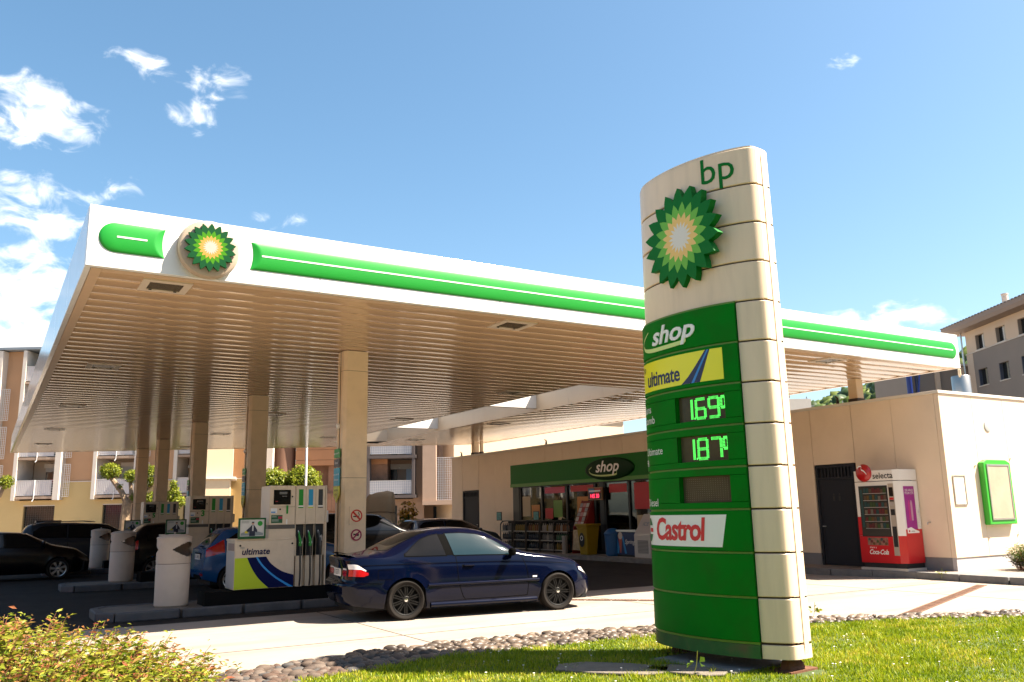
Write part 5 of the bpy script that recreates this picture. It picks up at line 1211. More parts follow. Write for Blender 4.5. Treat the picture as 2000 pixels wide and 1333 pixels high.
def front_items():
    # news rack
    t = thing('news_rack', 'red tilted newspaper rack beside the shop door', 'rack', (18.62, 26.2, .15), 0)
    rm = mat('rack_red', (.26, .02, .015), .5)
    for s in (-.32, .32): MB().prism([(0, 0), (.45, 0), (.62, 1.9), (.5, 1.9), (.08, .95)], s-.02, s+.02, 'y').build('side', rm, t)
    MB().add([(.06, -.30, .95), (.06, .30, .95), (.47, .30, 1.88), (.47, -.30, 1.88)], [(0, 1, 2, 3), (3, 2, 1, 0)]).build('back', rm, t)
    pc = [mat('paper_white', (.5, .46, .42), .7), mat('paper_pink', (.5, .22, .22), .7), mat('paper_grey', (.3, .28, .27), .7), mat('paper_red', (.35, .04, .04), .7)]
    for r in range(5):
        for k in range(3): z = 1.0+.165*r; x = .04+(z-.95)*.44; MB().add([(x, -.28+.19*k, z), (x, -.11+.19*k, z), (x+.055, -.11+.19*k, z+.14), (x+.055, -.28+.19*k, z+.14)], [(3, 2, 1, 0)]).build('newspaper', pc[(r*2+k) % 4], t)
    MB().add([(-.01, -.30, .12), (-.01, .30, .12), (.05, .30, .85), (.05, -.30, .85)], [(3, 2, 1, 0)]).build('poster', mat('rack_poster', (.42, .34, .22), .6, var=.4, vscale=8), t)
    # yellow wheelie tub
    t = thing('yellow_tub', 'yellow plastic tub with black emblem by the shop window', 'tub', (18.45, 25.3, .15))
    ym = mat('tub_yellow', (.30, .20, .006), .45)
    MB().add([(-.2, -.22, 0), (.22, -.22, 0), (.22, .22, 0), (-.2, .22, 0), (-.28, -.30, 1.0), (.30, -.30, 1.0), (.30, .30, 1.0), (-.28, .30, 1.0)], [(0, 1, 5, 4), (1, 2, 6, 5), (2, 3, 7, 6), (3, 0, 4, 7), (0, 3, 2, 1)]).build('body', ym, t, bevel=.03)
    MB().prism([(-.33, -.34), (.34, -.34), (.34, .34), (-.33, .34)], 1.0, 1.07).build('rim', ym, t, bevel=.02)
    MB().lathe([(0, -.004), (.2, -.003)], 24, c=(-.258, .02, .52), ax='x', sx=.8, sy=1.25).build('emblem', M_black, t); MB().lathe([(.06, -.262), (.085, -.262), (.085, -.26), (.06, -.26)], 20, c=(-.006, .02, .58), ax='x', closed=True).build('emblem_ring', M_white2, t)
    MB().tube([(-.34, -.2, .95), (-.37, 0, .86), (-.34, .2, .95)], .015, 6).build('handle', ym, t)
    # ashtray column
    t = thing('ash_column', 'slim grey standing ashtray in front of the racks', 'ashtray', (18.35, 26.62, .15))
    MB().lathe([(.10, 0), (.10, .62), (.085, .64), (.07, .64), (.06, .58), (0, .57)], 20).build('column', mat('ash_grey', (.28, .27, .26), .4, metal=.5), t, smooth=True, angle=30)
    # blue bin
    t = thing('blue_bin', 'blue waste bin with flap lid near the freezer', 'bin', (18.42, 23.85, .15)); bl = mat('bin_blue', (.006, .085, .24), .4)
    MB().lathe([(.20, 0), (.24, .06), (.27, .70), (.285, .72), (.285, .75)], 20).build('body', bl, t, smooth=True, angle=30); MB().lathe([(.285, .75), (.26, .80), (.15, .90), (.05, .93), (0, .93)], 20).build('lid', bl, t, smooth=True, angle=30)
    # ice-cream freezer
    t = thing('ice_cream_freezer', 'dark blue ice-cream chest freezer with cone picture', 'freezer', (18.42, 22.6, .15)); nv = mat('freezer_navy', (.006, .018, .09), .35)
    part('chest', nv, t, (0, .62, 0, 1.15, .06, .80), bevel=.02); part('rim', M_steel, t, (-.015, .635, -.015, 1.165, .80, .86), bevel=.01); part('lid', mat('freezer_lid', (.25, .27, .28), .1), t, (.02, .6, .02, 1.13, .86, .885)); part('foot', M_black, t, (.03, .6, .03, 1.12, 0, .06))
    MB().prism([(.72, .62), (.92, .62), (.84, .12), (.80, .12)], -.004, -.001, 'x').build('printed_cone', mat('cone_red', (.42, .10, .06), .5), t); MB().lathe([(0, -.006), (.12, -.005)], 16, c=(0, .82, .68), ax='x').build('printed_scoop', mat('cone_cream', (.6, .5, .42), .5), t)
    MB().prism([(1.14, .70), (1.02, .70), (.88, .30), (.92, .1), (1.0, .1)], -.003, -.001, 'x').build('printed_ray', mat('ray_blue', (.03, .22, .5), .5), t); MB().prism([(.66, .66), (.74, .66), (.60, .1), (.5, .1)], -.003, -.001, 'x').build('printed_ray', mat('ray_blue', (.03, .22, .5), .5), t)
    text('Spring', .2, M_white2, t, (-.004, .33, .48), right=(0, -1, 0), up=(0, 0, 1), shear=.3)
    # white ice box with sloping lid
    t = thing('ice_chest', 'white ice chest with sloping lid and vent grille', 'ice chest', (18.30, 21.75, .15)); w = mat('chest_white', (.52, .49, .45), .4)
    MB().prism([(0, 0), (.75, 0), (.75, 1.38), (.45, 1.38), (.0, .72)], 0, .80, 'y').build('body', w, t, bevel=.015); part('grille', mat('chest_grille', (.20, .20, .20), .6), t, (-.006, 0, .10, .62, .14, .55))
    for k in range(9): part('grille_bar', w, t, (-.012, -.007, .11, .61, .16+.043*k, .17+.043*k))
    MB().add([(.03, .05, .79), (.03, .75, .79), (.42, .75, 1.36), (.42, .05, 1.36)], [(3, 2, 1, 0)]).build('lid', mat('chest_lid', (.46, .42, .40), .3), t); text('ICE', .2, mat('ice_blue', (.1, .2, .3), .5), t, (.20, .40, 1.06), right=(0, -1, 0), up=(.39, 0, .57))
    # LED exchange-rate board
    t = thing('exchange_board', 'wooden framed board with red digits in the shop window', 'sign', (18.98, 25.55, 2.05))
    part('frame', mat('board_wood', (.24, .12, .05), .5), t, (0, .05, -.47, .40, 0, .46)); part('screen', M_black, t, (-.006, 0, -.42, .35, .04, .42)); part('blue_flag', mat('flag_blue', (.05, .15, .35), .5), t, (-.009, -.0065, .0, .33, .25, .41)); part('red_flag', mat('flag_red', (.4, .05, .04), .5), t, (-.009, -.0065, -.40, -.04, .25, .41)); part('white_bar', M_white2, t, (-.0105, -.0095, -.38, .31, .30, .35))
    text('145 30', .2, mat('led_red', (.5, .01, .02), .5, emit=(1, .03, .08), estr=.8), t, (-.009, -.03, .14), right=(0, -1, 0), up=(0, 0, 1), bold=.004, name='digits')
    # small posters on the window ledge
    for k, (y, l) in enumerate(((32.0, 'small framed card with teal print at the left window post'), (29.1, 'small framed card with teal print standing on the middle racks'))):
        t = thing('counter_card', l, 'card', (18.72, y, 1.34), group='counter cards at the shop window'); part('frame', M_black, t, (0, .03, -.2, .2, 0, .36)); part('print', mat('card_teal', (.05, .24, .24), .5, var=.5, vscale=12), t, (-.004, 0, -.17, .17, .03, .33))
front_items()
def covered_machine():
    t = thing('covered_machine', 'tall object wrapped in a beige tied tarpaulin cover', 'covered object', (13.75, 33.0, 0), -.5)
    n = 20; rings = [(0, .70, .62), (.6, .66, .58), (1.2, .60, .52), (1.65, .585, .50), (1.72, .555, .475), (1.80, .575, .49), (2.3, .545, .45), (2.48, .50, .40), (2.53, .30, .24)]
    V = []; rnd = random.Random(2); ph = [rnd.uniform(0, 6) for _ in range(4)]
    for z, a, b in rings:
        for k in range(n*2):
            q = pi*k/n; e = 2/4.5; x = a*math.copysign(abs(cos(q))**e, cos(q)); y = b*math.copysign(abs(sin(q))**e, sin(q)); w = 1+.03*sin(5*q+ph[0]+z)+.02*sin(9*q+ph[1]-2*z); V.append((x*w, y*w, z+(.10*cos(q+.5) if z > 2.2 else .02*sin(3*q))))
    m = 2*n; F = [(i*m+k, i*m+(k+1) % m, (i+1)*m+(k+1) % m, (i+1)*m+k) for i in range(len(rings)-1) for k in range(m)] + [tuple(range((len(rings)-1)*m, len(rings)*m))]
    MB().add(V, F).build('tarpaulin', mat('tarpaulin_beige', (.40, .31, .20), .8, bump=.5, bscale=6, var=.06), t, smooth=True, angle=60)
    MB().tube([Vector(V[4*m+k])*1.015 + Vector((0, 0, .02)) for k in list(range(m))+[0]], .014, 6).build('cord', mat('cord_dark', (.06, .05, .04), .8), t)
covered_machine()
# ---------------------------------------------------------------- buildings round the station
NF = Vector((sin(YAW), cos(YAW), 0)); UF = Vector((cos(YAW), -sin(YAW), 0))
def town(lat, dep, z=0): p = UF*lat + NF*dep; return (p.x, p.y, z)
M_peach = mat('render_peach', (.46, .27, .15), .9, var=.06, vscale=.6, bump=.15, bscale=30); M_ochre = mat('render_ochre', (.50, .37, .17), .9, var=.05, vscale=.6, bump=.15, bscale=30)
M_pier = mat('pale_concrete', (.60, .54, .47), .85, var=.06, vscale=1.5); M_slab = mat('slab_stained', (.36, .26, .19), .9, var=.25, vscale=2)
M_shut = mat('roller_shutter', (.42, .40, .37), .6); M_wdark = mat('window_dark', (.015, .017, .018), .08); M_rail = mat('balcony_mesh_white', (.62, .60, .58), .5); M_wframe = mat('window_frame_white', (.6, .58, .55), .5)
def mesh_panel(name, parent, x0, x1, y, z0, z1, m, step=.13):
    """fine railing mesh: frame, bars both ways and a sheet behind"""
    mb = MB(); mb.box(x0, x1, y-.02, y+.02, z1-.035, z1).box(x0, x1, y-.02, y+.02, z0, z0+.03)
    n = max(2, int((x1-x0)/step))
    for i in range(n+1): x = x0+(x1-x0)*i/n; mb.box(x-.012, x+.012, y-.015, y+.015, z0+.03, z1-.035)
    k = max(2, int((z1-z0)/.16))
    for j in range(1, k): z = z0+(z1-z0)*j/k; mb.box(x0, x1, y-.018, y-.0155, z-.01, z+.01)
    return mb.build(name, m, parent)
def left_block():
    b = thing('apartment_block', 'peach and ochre apartment block with white loggia balconies at the left', 'building', town(0, 62), -YAW)
    x0, x1 = -76, -19.4
    bays = [-69, -63.2, -57.5, -51.8, -46.1, -40.5, -35.65, -30.0, -24.25]; W = 3.35
    # walls between the bays, recess behind them
    def seg(a, c, nm='wall'):
        part(nm, M_ochre, b, (a, c, 0, .4, 0, 4.40)); part(nm, M_peach, b, (a, c, .06, .4, 4.47, 14.0))
        part('ledge', M_pier, b, (a, c, -.05, .3, 4.405, 4.465))
    xs = [x0] + sum(([v, v+W] for v in bays), []) + [x1]
    for a, c in zip(xs[0::2], xs[1::2]): seg(a, c)
    part('rear_mass', M_peach, b, (x0, x1, 1.9, 9, 0, 13.9)); part('roof', mat('roof_bluegrey', (.20, .24, .28), .6), b, (x0-.4, x1+.4, -.7, 9.3, 14.02, 14.2)); part('end_wall', M_peach, b, (x1-.3, x1, .4, 1.9, 0, 13.9))
    rnd = random.Random(8)
    for bi, x in enumerate(bays):
        # ground floor under the bay: wall with a grilled window
        part('wall', M_ochre, b, (x, x+.62, 0, .4, 0, 3.15)); part('wall', M_ochre, b, (x+2.85, x+W, 0, .4, 0, 3.15)); part('wall', M_ochre, b, (x+.62, x+2.85, 0, .4, 2.82, 3.15)); part('wall', M_ochre, b, (x+.62, x+2.85, 0, .4, 0, .9))
        w = part('window', M_wdark, b, (x+.62, x+2.85, .25, .28, .9, 2.82)); mb = MB()
        for i in range(14): mb.box(x+.66+.16*i, x+.675+.16*i, .1, .115, .92, 2.80)
        for i in range(12): mb.box(x+.63, x+2.84, .116, .125, .95+.155*i, .962+.155*i)
        mb.build('grille', mat('grille_dark', (.05, .05, .045), .6), w); part('lintel_bar', M_pier, w, (x+.62, x+2.85, -.02, .09, 2.76, 2.815))
        for lv, z in enumerate((3.27, 6.02, 8.77, 11.5)):
            part('slab', M_slab, b, (x+.27, x+W-.42, -.62, 1.88, z-.02, z+.15)); 
            part('back_wall', mat('loggia_back', (.48, .38, .28), .9), b, (x+.3, x+W-.3, 1.5, 1.8, z+.16, z+2.7))
            w = part('window', M_wdark, b, (x+1.25, x+2.7, 1.42, 1.46, z+.16, z+2.25)); part('shutter', M_shut, w, (x+1.25, x+2.7, 1.36, 1.415, z+2.25-(.3, 1.7, .9)[(lv+bi) % 3], z+2.25)); part('frame', M_wframe, w, (x+1.95, x+2.02, 1.38, 1.44, z+.16, z+2.25)); part('shutter_box', M_pier, w, (x+1.15, x+2.8, 1.3, 1.42, z+2.25, z+2.55))
            mesh_panel('railing', b, x+.27, x+W/2-.1, -.55, z+.22, z+1.28, M_rail); mesh_panel('railing', b, x+W/2-.05, x+W-.43, -.55, z+.22, z+1.28, M_rail)
            part('railing_backing', mat('rail_screen', (.60, .55, .55), .7), b, (x+.3, x+W-.62, -.53, -.525, z+.24, z+1.26)); MB().tube([(x+W/2-.07, -.6, z+1.3), (x+W/2-.07, -.6, z-.05), (x+W/2-.14, -.66, z-.2)], .035, 6).build('downpipe', M_rail, b)
            mesh_panel('side_grille', b, x+W+.02, x+W+.55, -.3, z+.1, z+2.4, M_rail) if lv < 3 else None
        for xa, xb in ((x, x+.26), (x+W-.41, x+W)): part('pier', M_pier, b, (xa, xb, -.66, 1.5, 3.15, 13.95))
    part('planter_box', mat('red_box', (.25, .01, .03), .6), b, (-33.1, -32.75, -.3, .1, 4.3, 4.62)); part('heater', M_wdark, b, (-33.3, -32.75, .2, .5, 4.62, 5.2))
left_block()
def annex():
    b = thing('cream_annex', 'sunlit cream corner wing at the right end of the apartments', 'building', town(-19.2, 58.5), -YAW+.30)
    c = mat('render_cream', (.56, .44, .29), .9, var=.04, vscale=.7)
    part('wall', c, b, (-2.1, 0, 0, 5, 0, 4.25)); part('ledge', M_pier, b, (-2.15, .35, -.18, 5, 4.255, 4.40)); part('upper_wall', c, b, (-2.0, .1, .5, 5, 4.41, 13)); part('plinth', M_slab, b, (-2.13, .03, -.03, 4.9, 0, .5)); part('parapet', M_pier, b, (-2.1, .2, .4, 5, 13.0, 13.2))
    part('door', M_wdark, b, (-1.9, -1.2, -.012, -.002, 0.5, 2.7))
    t = thing('white_wall', 'strip of sunlit white wall between column and brown tower', 'wall', town(-18.3, 61), -YAW); part('panel', M_pier, t, (0, 1.2, 0, .4, 0, 12)); part('coping', M_slab, t, (-.05, 1.25, -.05, .45, 12, 12.15))
    t = thing('brown_tower', 'rounded brown stair tower in shade behind the hedge balls', 'tower', town(-16.7, 62.5))
    MB().lathe([(.82, 0), (.82, 12.5), (.9, 12.52), (.9, 12.8), (0, 12.9)], 28).build('shaft', mat('tower_brown', (.17, .085, .05), .8, var=.1, vscale=1), t, smooth=True, angle=30); part('lamp', M_black, t, (-.95, -.7, -.6, -.3, 4.2, 4.6))
annex()
def orange_house():
    b = thing('brick_house', 'orange brick house with dark loggia behind the pump', 'building', town(-14.0, 62), -YAW)
    o = mat('orange_render', (.40, .19, .09), .85, var=.08, vscale=1); k = mat('brick_field', (.24, .125, .075), .9, var=.25, vscale=2.5, bump=.2)
    for i, (z0, z1) in enumerate(((5.25, 5.62), (5.63, 6.35), (6.36, 7.2), (7.21, 8.0))): part('wall_band', o, b, (-1.7, 4.9, -.1-.02*(i % 2), .3, z0, z1-.01))
    part('wall_core', k, b, (-1.7, 4.9, .9, 8, 0, 8.0)); part('pier', o, b, (-1.7, -1.35, -.1, .9, 0, 5.24)); part('pier', k, b, (.62, 1.25, .2, .9, 3.2, 5.24)); part('pier', k, b, (3.4, 4.9, -.05, .9, 0, 5.24))
    part('parapet', k, b, (-1.34, 3.39, -.1, .1, 2.0, 3.25)); 
    for i in range(15): part('parapet_joint', M_trim, b, (-1.3+.32*i, -1.285+.32*i, -.104, -.1, 2.05, 3.2))
    part('vent_panel', mat('panel_grey', (.38, .30, .26), .7), b, (1.3, 2.7, .5, .6, 3.26, 5.1)); part('vent', M_black, b, (1.65, 2.2, .49, .498, 4.85, 4.93)); part('lower_wall', k, b, (-1.34, 3.39, .1, .3, 0, 1.98)); w = part('window', M_wdark, b, (1.8, 2.9, .07, .099, .7, 1.9)); part('frame', M_wframe, w, (1.8, 2.9, .05, .068, 1.9, 1.96))
    part('roof', mat('roof_bluegrey', (.20, .24, .28)), b, (-2, 5.2, -.4, 8.3, 8.02, 8.2))
orange_house()
def mid_house():
    b = thing('shaded_flats', 'shaded brown block of flats with a white balcony behind the coupe', 'building', town(-7.5, 62), -YAW)
    w = mat('flats_brown', (.27, .175, .12), .9, var=.07, vscale=.8); p = mat('flats_pale', (.42, .29, .21), .9, var=.05)
    part('wall', w, b, (-3.1, -2.75, 0, .4, 0, 12)); part('wall', w, b, (.25, 1.0, 0, .4, 0, 12)); part('rear_mass', w, b, (-3.1, 3.3, 2.0, 9, 0, 12)); part('wall', w, b, (-2.75, .25, 0, .4, 0, 2.75)); part('roof', M_slab, b, (-3.4, 3.6, -.5, 9.2, 12, 12.2))
    d = part('door', M_wdark, b, (-2.0, -.9, -.03, -.002, .2, 2.3)); part('door_glass', mat('door_blue', (.05, .07, .10), .15), d, (-1.85, -1.05, -.034, -.031, .5, 2.15))
    for z in (2.92, 5.7, 8.5):
        part('slab', mat('slab_dark', (.10, .08, .075), .9), b, (-2.95, .55, -1.0, 2.0, z-.1, z+.12)); mesh_panel('railing', b, -2.7, .2, -.9, z+.2, z+1.12, M_rail); part('railing_backing', mat('rail_screen_grey', (.42, .42, .46), .7), b, (-2.7, .2, -.88, -.875, z+.22, z+1.1))
        part('frame_post', mat('slab_dark', (.10, .08, .075)), b, (-2.93, -2.75, -.98, .0, z+.12, z+2.68)); part('frame_post', mat('slab_dark', (.10, .08, .075)), b, (.25, .45, -.98, .0, z+.12, z+2.68)); part('back_wall', p, b, (-2.75, .25, 1.6, 1.9, z+.12, z+2.7))
        v = part('window', M_wdark, b, (-2.2, -1.1, 1.5, 1.55, z+.12, z+2.0)); part('shutter_box', M_pier, v, (-2.3, .2, 1.45, 1.58, z+2.02, z+2.4)); part('glazed_door', mat('door_pale', (.35, .40, .46), .3), b, (-.45, .1, 1.5, 1.56, z+.12, z+2.1)); MB().lathe([(0, -.07), (.08, 0), (0, .07)], 10, c=(-.95, 1.45, z+2.1)).build('globe_lamp', M_white2, b, smooth=True)
    # second bay with mesh balcony to the right
    part('pale_pier', p, b, (1.0, 1.95, -.9, 2.0, 2.6, 12)); part('slab', p, b, (1.0, 3.6, -1.0, 2, 2.3, 2.6)); mesh_panel('mesh_screen', b, 2.0, 3.4, -.85, 2.62, 5.6, M_rail, .12); part('back_wall', p, b, (1.95, 3.3, 1.0, 1.9, 2.6, 11)); part('shutter', mat('shutter_tan', (.42, .31, .25), .7), b, (2.3, 3.3, .94, .995, 3.4, 5.2))
    part('window', M_wdark, b, (1.5, 3.2, 1.9, 1.98, .4, 2.2))
mid_house()
def lit_wall_house():
    b = thing('cream_house', 'sunlit cream house wall showing between shop roof and canopy', 'building', town(-4.3, 61.5), -YAW+.55)
    c = mat('lit_cream_render', (.62, .47, .32), .9, var=.03, vscale=.6)
    part('wall', c, b, (0, 15.5, 0, 8, 0, 9.2)); part('roof', M_slab, b, (-.4, 15.9, -.4, 8.4, 9.21, 9.4)); part('plinth', M_slab, b, (-.02, 15.52, -.03, 7, 0, .6))
    for k in range(5): w = part('window', M_wdark, b, (1.2+2.9*k, 2.4+2.9*k, -.02, -.002, 1.2, 2.6)); part('sill', M_pier, w, (1.1+2.9*k, 2.5+2.9*k, -.1, -.003, 1.08, 1.19))
lit_wall_house()
def right_block():
    # local: x = along the receding face (towards the camera), y = into the building
    t0 = town(36, 66.9); b = thing('grey_block', 'grey rendered block with pale top storey and broad eaves at the right edge', 'building', t0, -YAW-pi/2)
    g = mat('render_grey', (.235, .195, .165), .9, var=.05, vscale=.6, bump=.1); p = mat('render_pale', (.56, .43, .32), .9, var=.04, vscale=.6); ev = mat('eave_timber', (.26, .19, .15), .7)
    L = 34
    wx = [1.4+2.86*k for k in range(11)]; ww = 1.28
    def row(m, z0, z1, w0, w1, y, nm):
        part('wall', m, b, (.0 if nm == 'p' else .0, L, y, y+.35, z0, w0)); part('wall', m, b, (0, L, y, y+.35, w1, z1)); xs = [0]+sum(([v, v+ww] for v in wx), [])+[L]
        for a, c in zip(xs[0::2], xs[1::2]): part('wall', m, b, (a, c, y, y+.35, w0, w1))
        for v in wx:
            w = part('window', M_wdark, b, (v, v+ww, y+.26, y+.3, w0, w1)); part('frame', M_wframe if nm == 'p' else mat('frame_olive', (.20, .19, .13), .6), w, (v+ww*.52, v+ww*.60, y+.2, y+.255, w0, w1)); part('reveal', mat('reveal_blue', (.06, .07, .10), .7) if nm == 'g' else g, w, (v+.002, v+.06, y+.02, y+.25, w0, w1)); part('sill', M_pier, w, (v-.05, v+ww+.05, y-.06, y+.2, w0-.07, w0-.002))
            if nm == 'g':
                for k in range(12): part('louvre', mat('louvre_grey', (.25, .24, .22), .6), w, (v+ww*.62, v+ww-.02, y+.16, y+.2, w0+.03+.1*k, w0+.075+.1*k)) if v < 8 else None
            else: part('curtain', mat('curtain_pale', (.45, .42, .35), .8), w, (v+ww*.62, v+ww-.04, y+.22, y+.25, w0+.02, w1-.02))
    row(p, 13.25, 15.0, 13.34, 14.48, .06, 'p'); row(g, 9.0, 13.19, 10.53, 11.8, 0, 'g'); row(g, 5.4, 8.995, 6.4, 7.7, 0, 'g2'); part('wall', g, b, (0, L, 0, .35, 0, 5.395)); part('string_course', M_pier, b, (-.05, L, -.06, .3, 13.195, 13.245))
    part('end_wall', p, b, (-.02, .0, .35, 9, 0, 15)); part('corner_strip', p, b, (.0, .9, -.012, -.001, 0, 13.18)); part('rear_mass', g, b, (.1, L, 1.0, 9, 0, 14.9))
    MB().prism([(-1.0, 15.6), (-1.0, 15.3), (-.9, 15.02), (9, 15.02), (9.2, 16.4)], -1.6, L, 'x').build('eaves', ev, b); mb = MB()
    for k in range(80): mb.box(-1.6+.44*k, -1.6+.44*k+.24, -1.04, -.8, 15.61, 15.68)
    o = mb.build('roof_tile_edge', mat('tile_grey', (.12, .11, .11), .7), b); o['kind'] = 'stuff'
    MB().lathe([(.22, 15.4), (.22, 16.75), (.25, 16.76), (.25, 16.85), (0, 16.86)], 16, c=(5.3, .5, 0)).build('chimney', M_pier, b, smooth=True, angle=30); MB().tube([(-.25, -.15, 15), (-.25, -.15, 5)], .07, 8).build('downpipe', M_steel, b)
    t = thing('grey_wing', 'lower grey wing with pale pilasters seen above the shop corner', 'building', town(31.5, 68), -YAW); part('wall', g, t, (0, 6, 0, 6, 0, 12.5))
    for x in (0, 2.3, 4.3): part('pilaster', p, t, (x, x+.35, -.2, 0, 0, 12.4))
    MB().tube([(.75, -.15, 0), (.75, -.15, 12)], .12, 8).build('downpipe', mat('pipe_navy', (.02, .03, .08), .5), t); part('coping', M_pier, t, (-.1, 6.1, -.25, 6, 12.5, 12.65))
    t = thing('blue_mast', 'dark blue steel mast with brace beyond the shop roof', 'mast', town(28, 60), -YAW); bm_ = mat('mast_blue', (.005, .022, .16), .4); MB().tube([(0, 0, 0), (0, 0, 14)], .19, 12).build('pole', bm_, t, smooth=True); MB().tube([(.35, 0, 8), (.9, 0, 11.5)], .06, 8).build('brace', bm_, t)
    part('arm', bm_, t, (-.1, 1.2, -.08, .08, 11.4, 11.6))
right_block()
def far_things():
    t = thing('distant_house', 'small pale flat-roofed house far beyond the shop roof', 'building', town(37.5, 120), -YAW); part('wall', M_pier, t, (0, 4.4, 0, 6, 0, 16.6)); part('roof', M_slab, t, (-1.5, 1.4, -.3, 6.2, 16.7, 17.2)); part('window', M_wdark, t, (2.6, 3.2, -.02, -.002, 13.8, 14.8))
    t = thing('distant_roof', 'long low orange-walled building far beyond the shop roof', 'building', town(40, 140), -YAW); part('wall', mat('far_orange', (.42, .25, .15), .9), t, (0, 30, 0, 6, 0, 15.2)); part('roof', M_pier, t, (-.3, 30.3, -.3, 6.3, 15.2, 15.5))
    for k in range(5):
        t = thing('railway_mast', ['first', 'second', 'third', 'fourth', 'fifth'][k]+' thin railway mast from the left below the wooded hill', 'mast', town(62+7.5*k, 180), -YAW, group='railway masts below the hill'); MB().tube([(0, 0, 0), (0, 0, 24.5-(k % 2))], .12, 5).build('pole', mat('mast_grey', (.25, .25, .25), .6), t); part('arm', mat('mast_grey', (.25, .25, .25)), t, (-1.5, 1.5, -.06, .06, 22.4, 22.6))
    for k, z in enumerate((21.0, 22.3)):
        t = MB().tube([tuple(Vector(town(60+5*i, 180))+Vector((0, 0, z-.4*sin(pi*((i/1.5) % 1))))) for i in range(9)], .06, 4).build('overhead_wire', mat('wire_grey', (.4, .4, .4), .6)); tag(t, ['lower', 'upper'][k]+' railway wire strung between the thin masts', 'wire', 'railway wires')
    # flagpole beyond the canopy
    t = thing('flagpole', 'slim white pole standing behind pump one', 'pole', town(-10.85, 45)); MB().tube([(0, 0, 0), (0, 0, 11)], [.07, .045], 10).build('pole', M_white2, t, smooth=True); MB().lathe([(0, 11), (.07, 11.05), (0, 11.12)], 10).build('finial', M_white2, t)
    MB().lathe([(.14, 0), (.14, .25), (.08, .3)], 12).build('foot', M_steel, t)
far_things()
def west_side():
    """the street side the windows and soffit mirror: beyond the left frame edge"""
    b = thing('street_house', 'long terracotta house across the street, left of the forecourt', 'building', (-34, 2, 0), 0); w = mat('street_terracotta', (.36, .18, .10), .9, var=.08, vscale=.6)
    part('wall', w, b, (-8, 0, 0, 60, 0, 8.5)); part('roof', M_slab, b, (-8.4, .5, -.4, 60.4, 8.5, 8.8)); part('shopfront', mat('street_pink', (.42, .05, .12), .6), b, (.0, .12, 6, 40, 2.7, 3.6))
    for k in range(14):
        wv = part('window', M_wdark, b, (.002, .03, 3+4*k, 4.5+4*k, 4.8, 6.4)); part('sill', M_pier, wv, (.0, .15, 2.9+4*k, 4.6+4*k, 4.68, 4.79)); part('window', M_wdark, b, (.002, .03, 3+4*k, 5+4*k, .4, 2.5))
west_side()
def add_sky_blocker():  # unseen block, added to cut low sky light falling on the station
    b = thing('sky_blocker', 'unseen five-storey block added behind the camera to cut low sky light', 'building', (-50, -34, 0), 0); w = mat('sky_blocker_render', (.34, .25, .18), .9, var=.06, vscale=.5)
    part('wall', w, b, (0, 120, 0, 10, 0, 15)); part('roof', M_slab, b, (-.4, 120.4, -.4, 10.5, 15, 15.3))
    for f in range(5):
        for k in range(24): v = part('window', M_wdark, b, (2+4.9*k, 4+4.9*k, 10.002, 10.03, .9+2.9*f, 2.5+2.9*f))
add_sky_blocker()
# ---------------------------------------------------------------- plants
def leaf_mat(name, c1, c2, tr=.35):
    m = bpy.data.materials.new(name); m.use_nodes = True; nt = m.node_tree; N = nt.nodes; L = nt.links; N.clear()
    o = N.new('ShaderNodeOutputMaterial'); d = N.new('ShaderNodeBsdfPrincipled'); d.inputs['Roughness'].default_value = .45; d.inputs['Specular IOR Level'].default_value = .35
    t = N.new('ShaderNodeBsdfTranslucent'); mx = N.new('ShaderNodeMixShader'); mx.inputs[0].default_value = tr
    g = N.new('ShaderNodeNewGeometry'); r = N.new('ShaderNodeValToRGB'); r.color_ramp.elements[0].color = (*c1, 1); r.color_ramp.elements[1].color = (*c2, 1); L.new(g.outputs['Random Per Island'], r.inputs[0])
    L.new(r.outputs[0], d.inputs['Base Color']); L.new(r.outputs[0], t.inputs[0]); L.new(d.outputs[0], mx.inputs[1]); L.new(t.outputs[0], mx.inputs[2]); L.new(mx.outputs[0], o.inputs[0]); return m
def leaves(n, pos, nrm, size, asp=.5, fold=.25, rng=RNG):
    """n leaf-shaped pieces (two quads each side of a midrib -> 1 hexagon fan of 4 tris); returns V, F"""
    pos = np.asarray(pos); nrm = np.asarray(nrm); nrm = nrm/np.linalg.norm(nrm, axis=1, keepdims=True)
    r = rng.normal(size=(n, 3)); a = np.cross(nrm, r); a /= np.linalg.norm(a, axis=1, keepdims=True)+1e-9; b = np.cross(nrm, a)
    s = size*rng.uniform(.6, 1.3, (n, 1)); w = s*asp
    P0 = pos; P1 = pos+a*s*.5+b*w*.5+nrm*w*fold; P2 = pos+a*s; P3 = pos+a*s*.5-b*w*.5+nrm*w*fold
    V = np.stack([P0, P1, P2, P3], 1).reshape(-1, 3); i = np.arange(n)[:, None]*4
    F = np.concatenate([np.concatenate([i, i+1, i+2], 1), np.concatenate([i, i+2, i+3], 1)]); return V, F
LEAF_Y = leaf_mat('leaf_spring', (.10, .155, .008), (.30, .31, .02), .4); LEAF_G = leaf_mat('leaf_green', (.04, .10, .012), (.13, .20, .02), .3)
BARK = mat('plane_bark', (.26, .18, .11), .9, var=.35, vscale=6, bump=.5, bscale=25)
def clump(n, c, rad, size, rng=RNG, flat=1):
    d = rng.normal(size=(n, 3)); d /= np.linalg.norm(d, axis=1, keepdims=True); r = rng.uniform(.35, 1, (n, 1))**.5
    lump = 1+.22*np.sin(d[:, :1]*5+c[0])*np.sin(d[:, 1:2]*6+c[1])
    p = np.array(c)+d*r*lump*np.array(rad); return leaves(n, p, d+rng.normal(size=(n, 3))*.6+np.array([0, 0, .4]), size, .62)
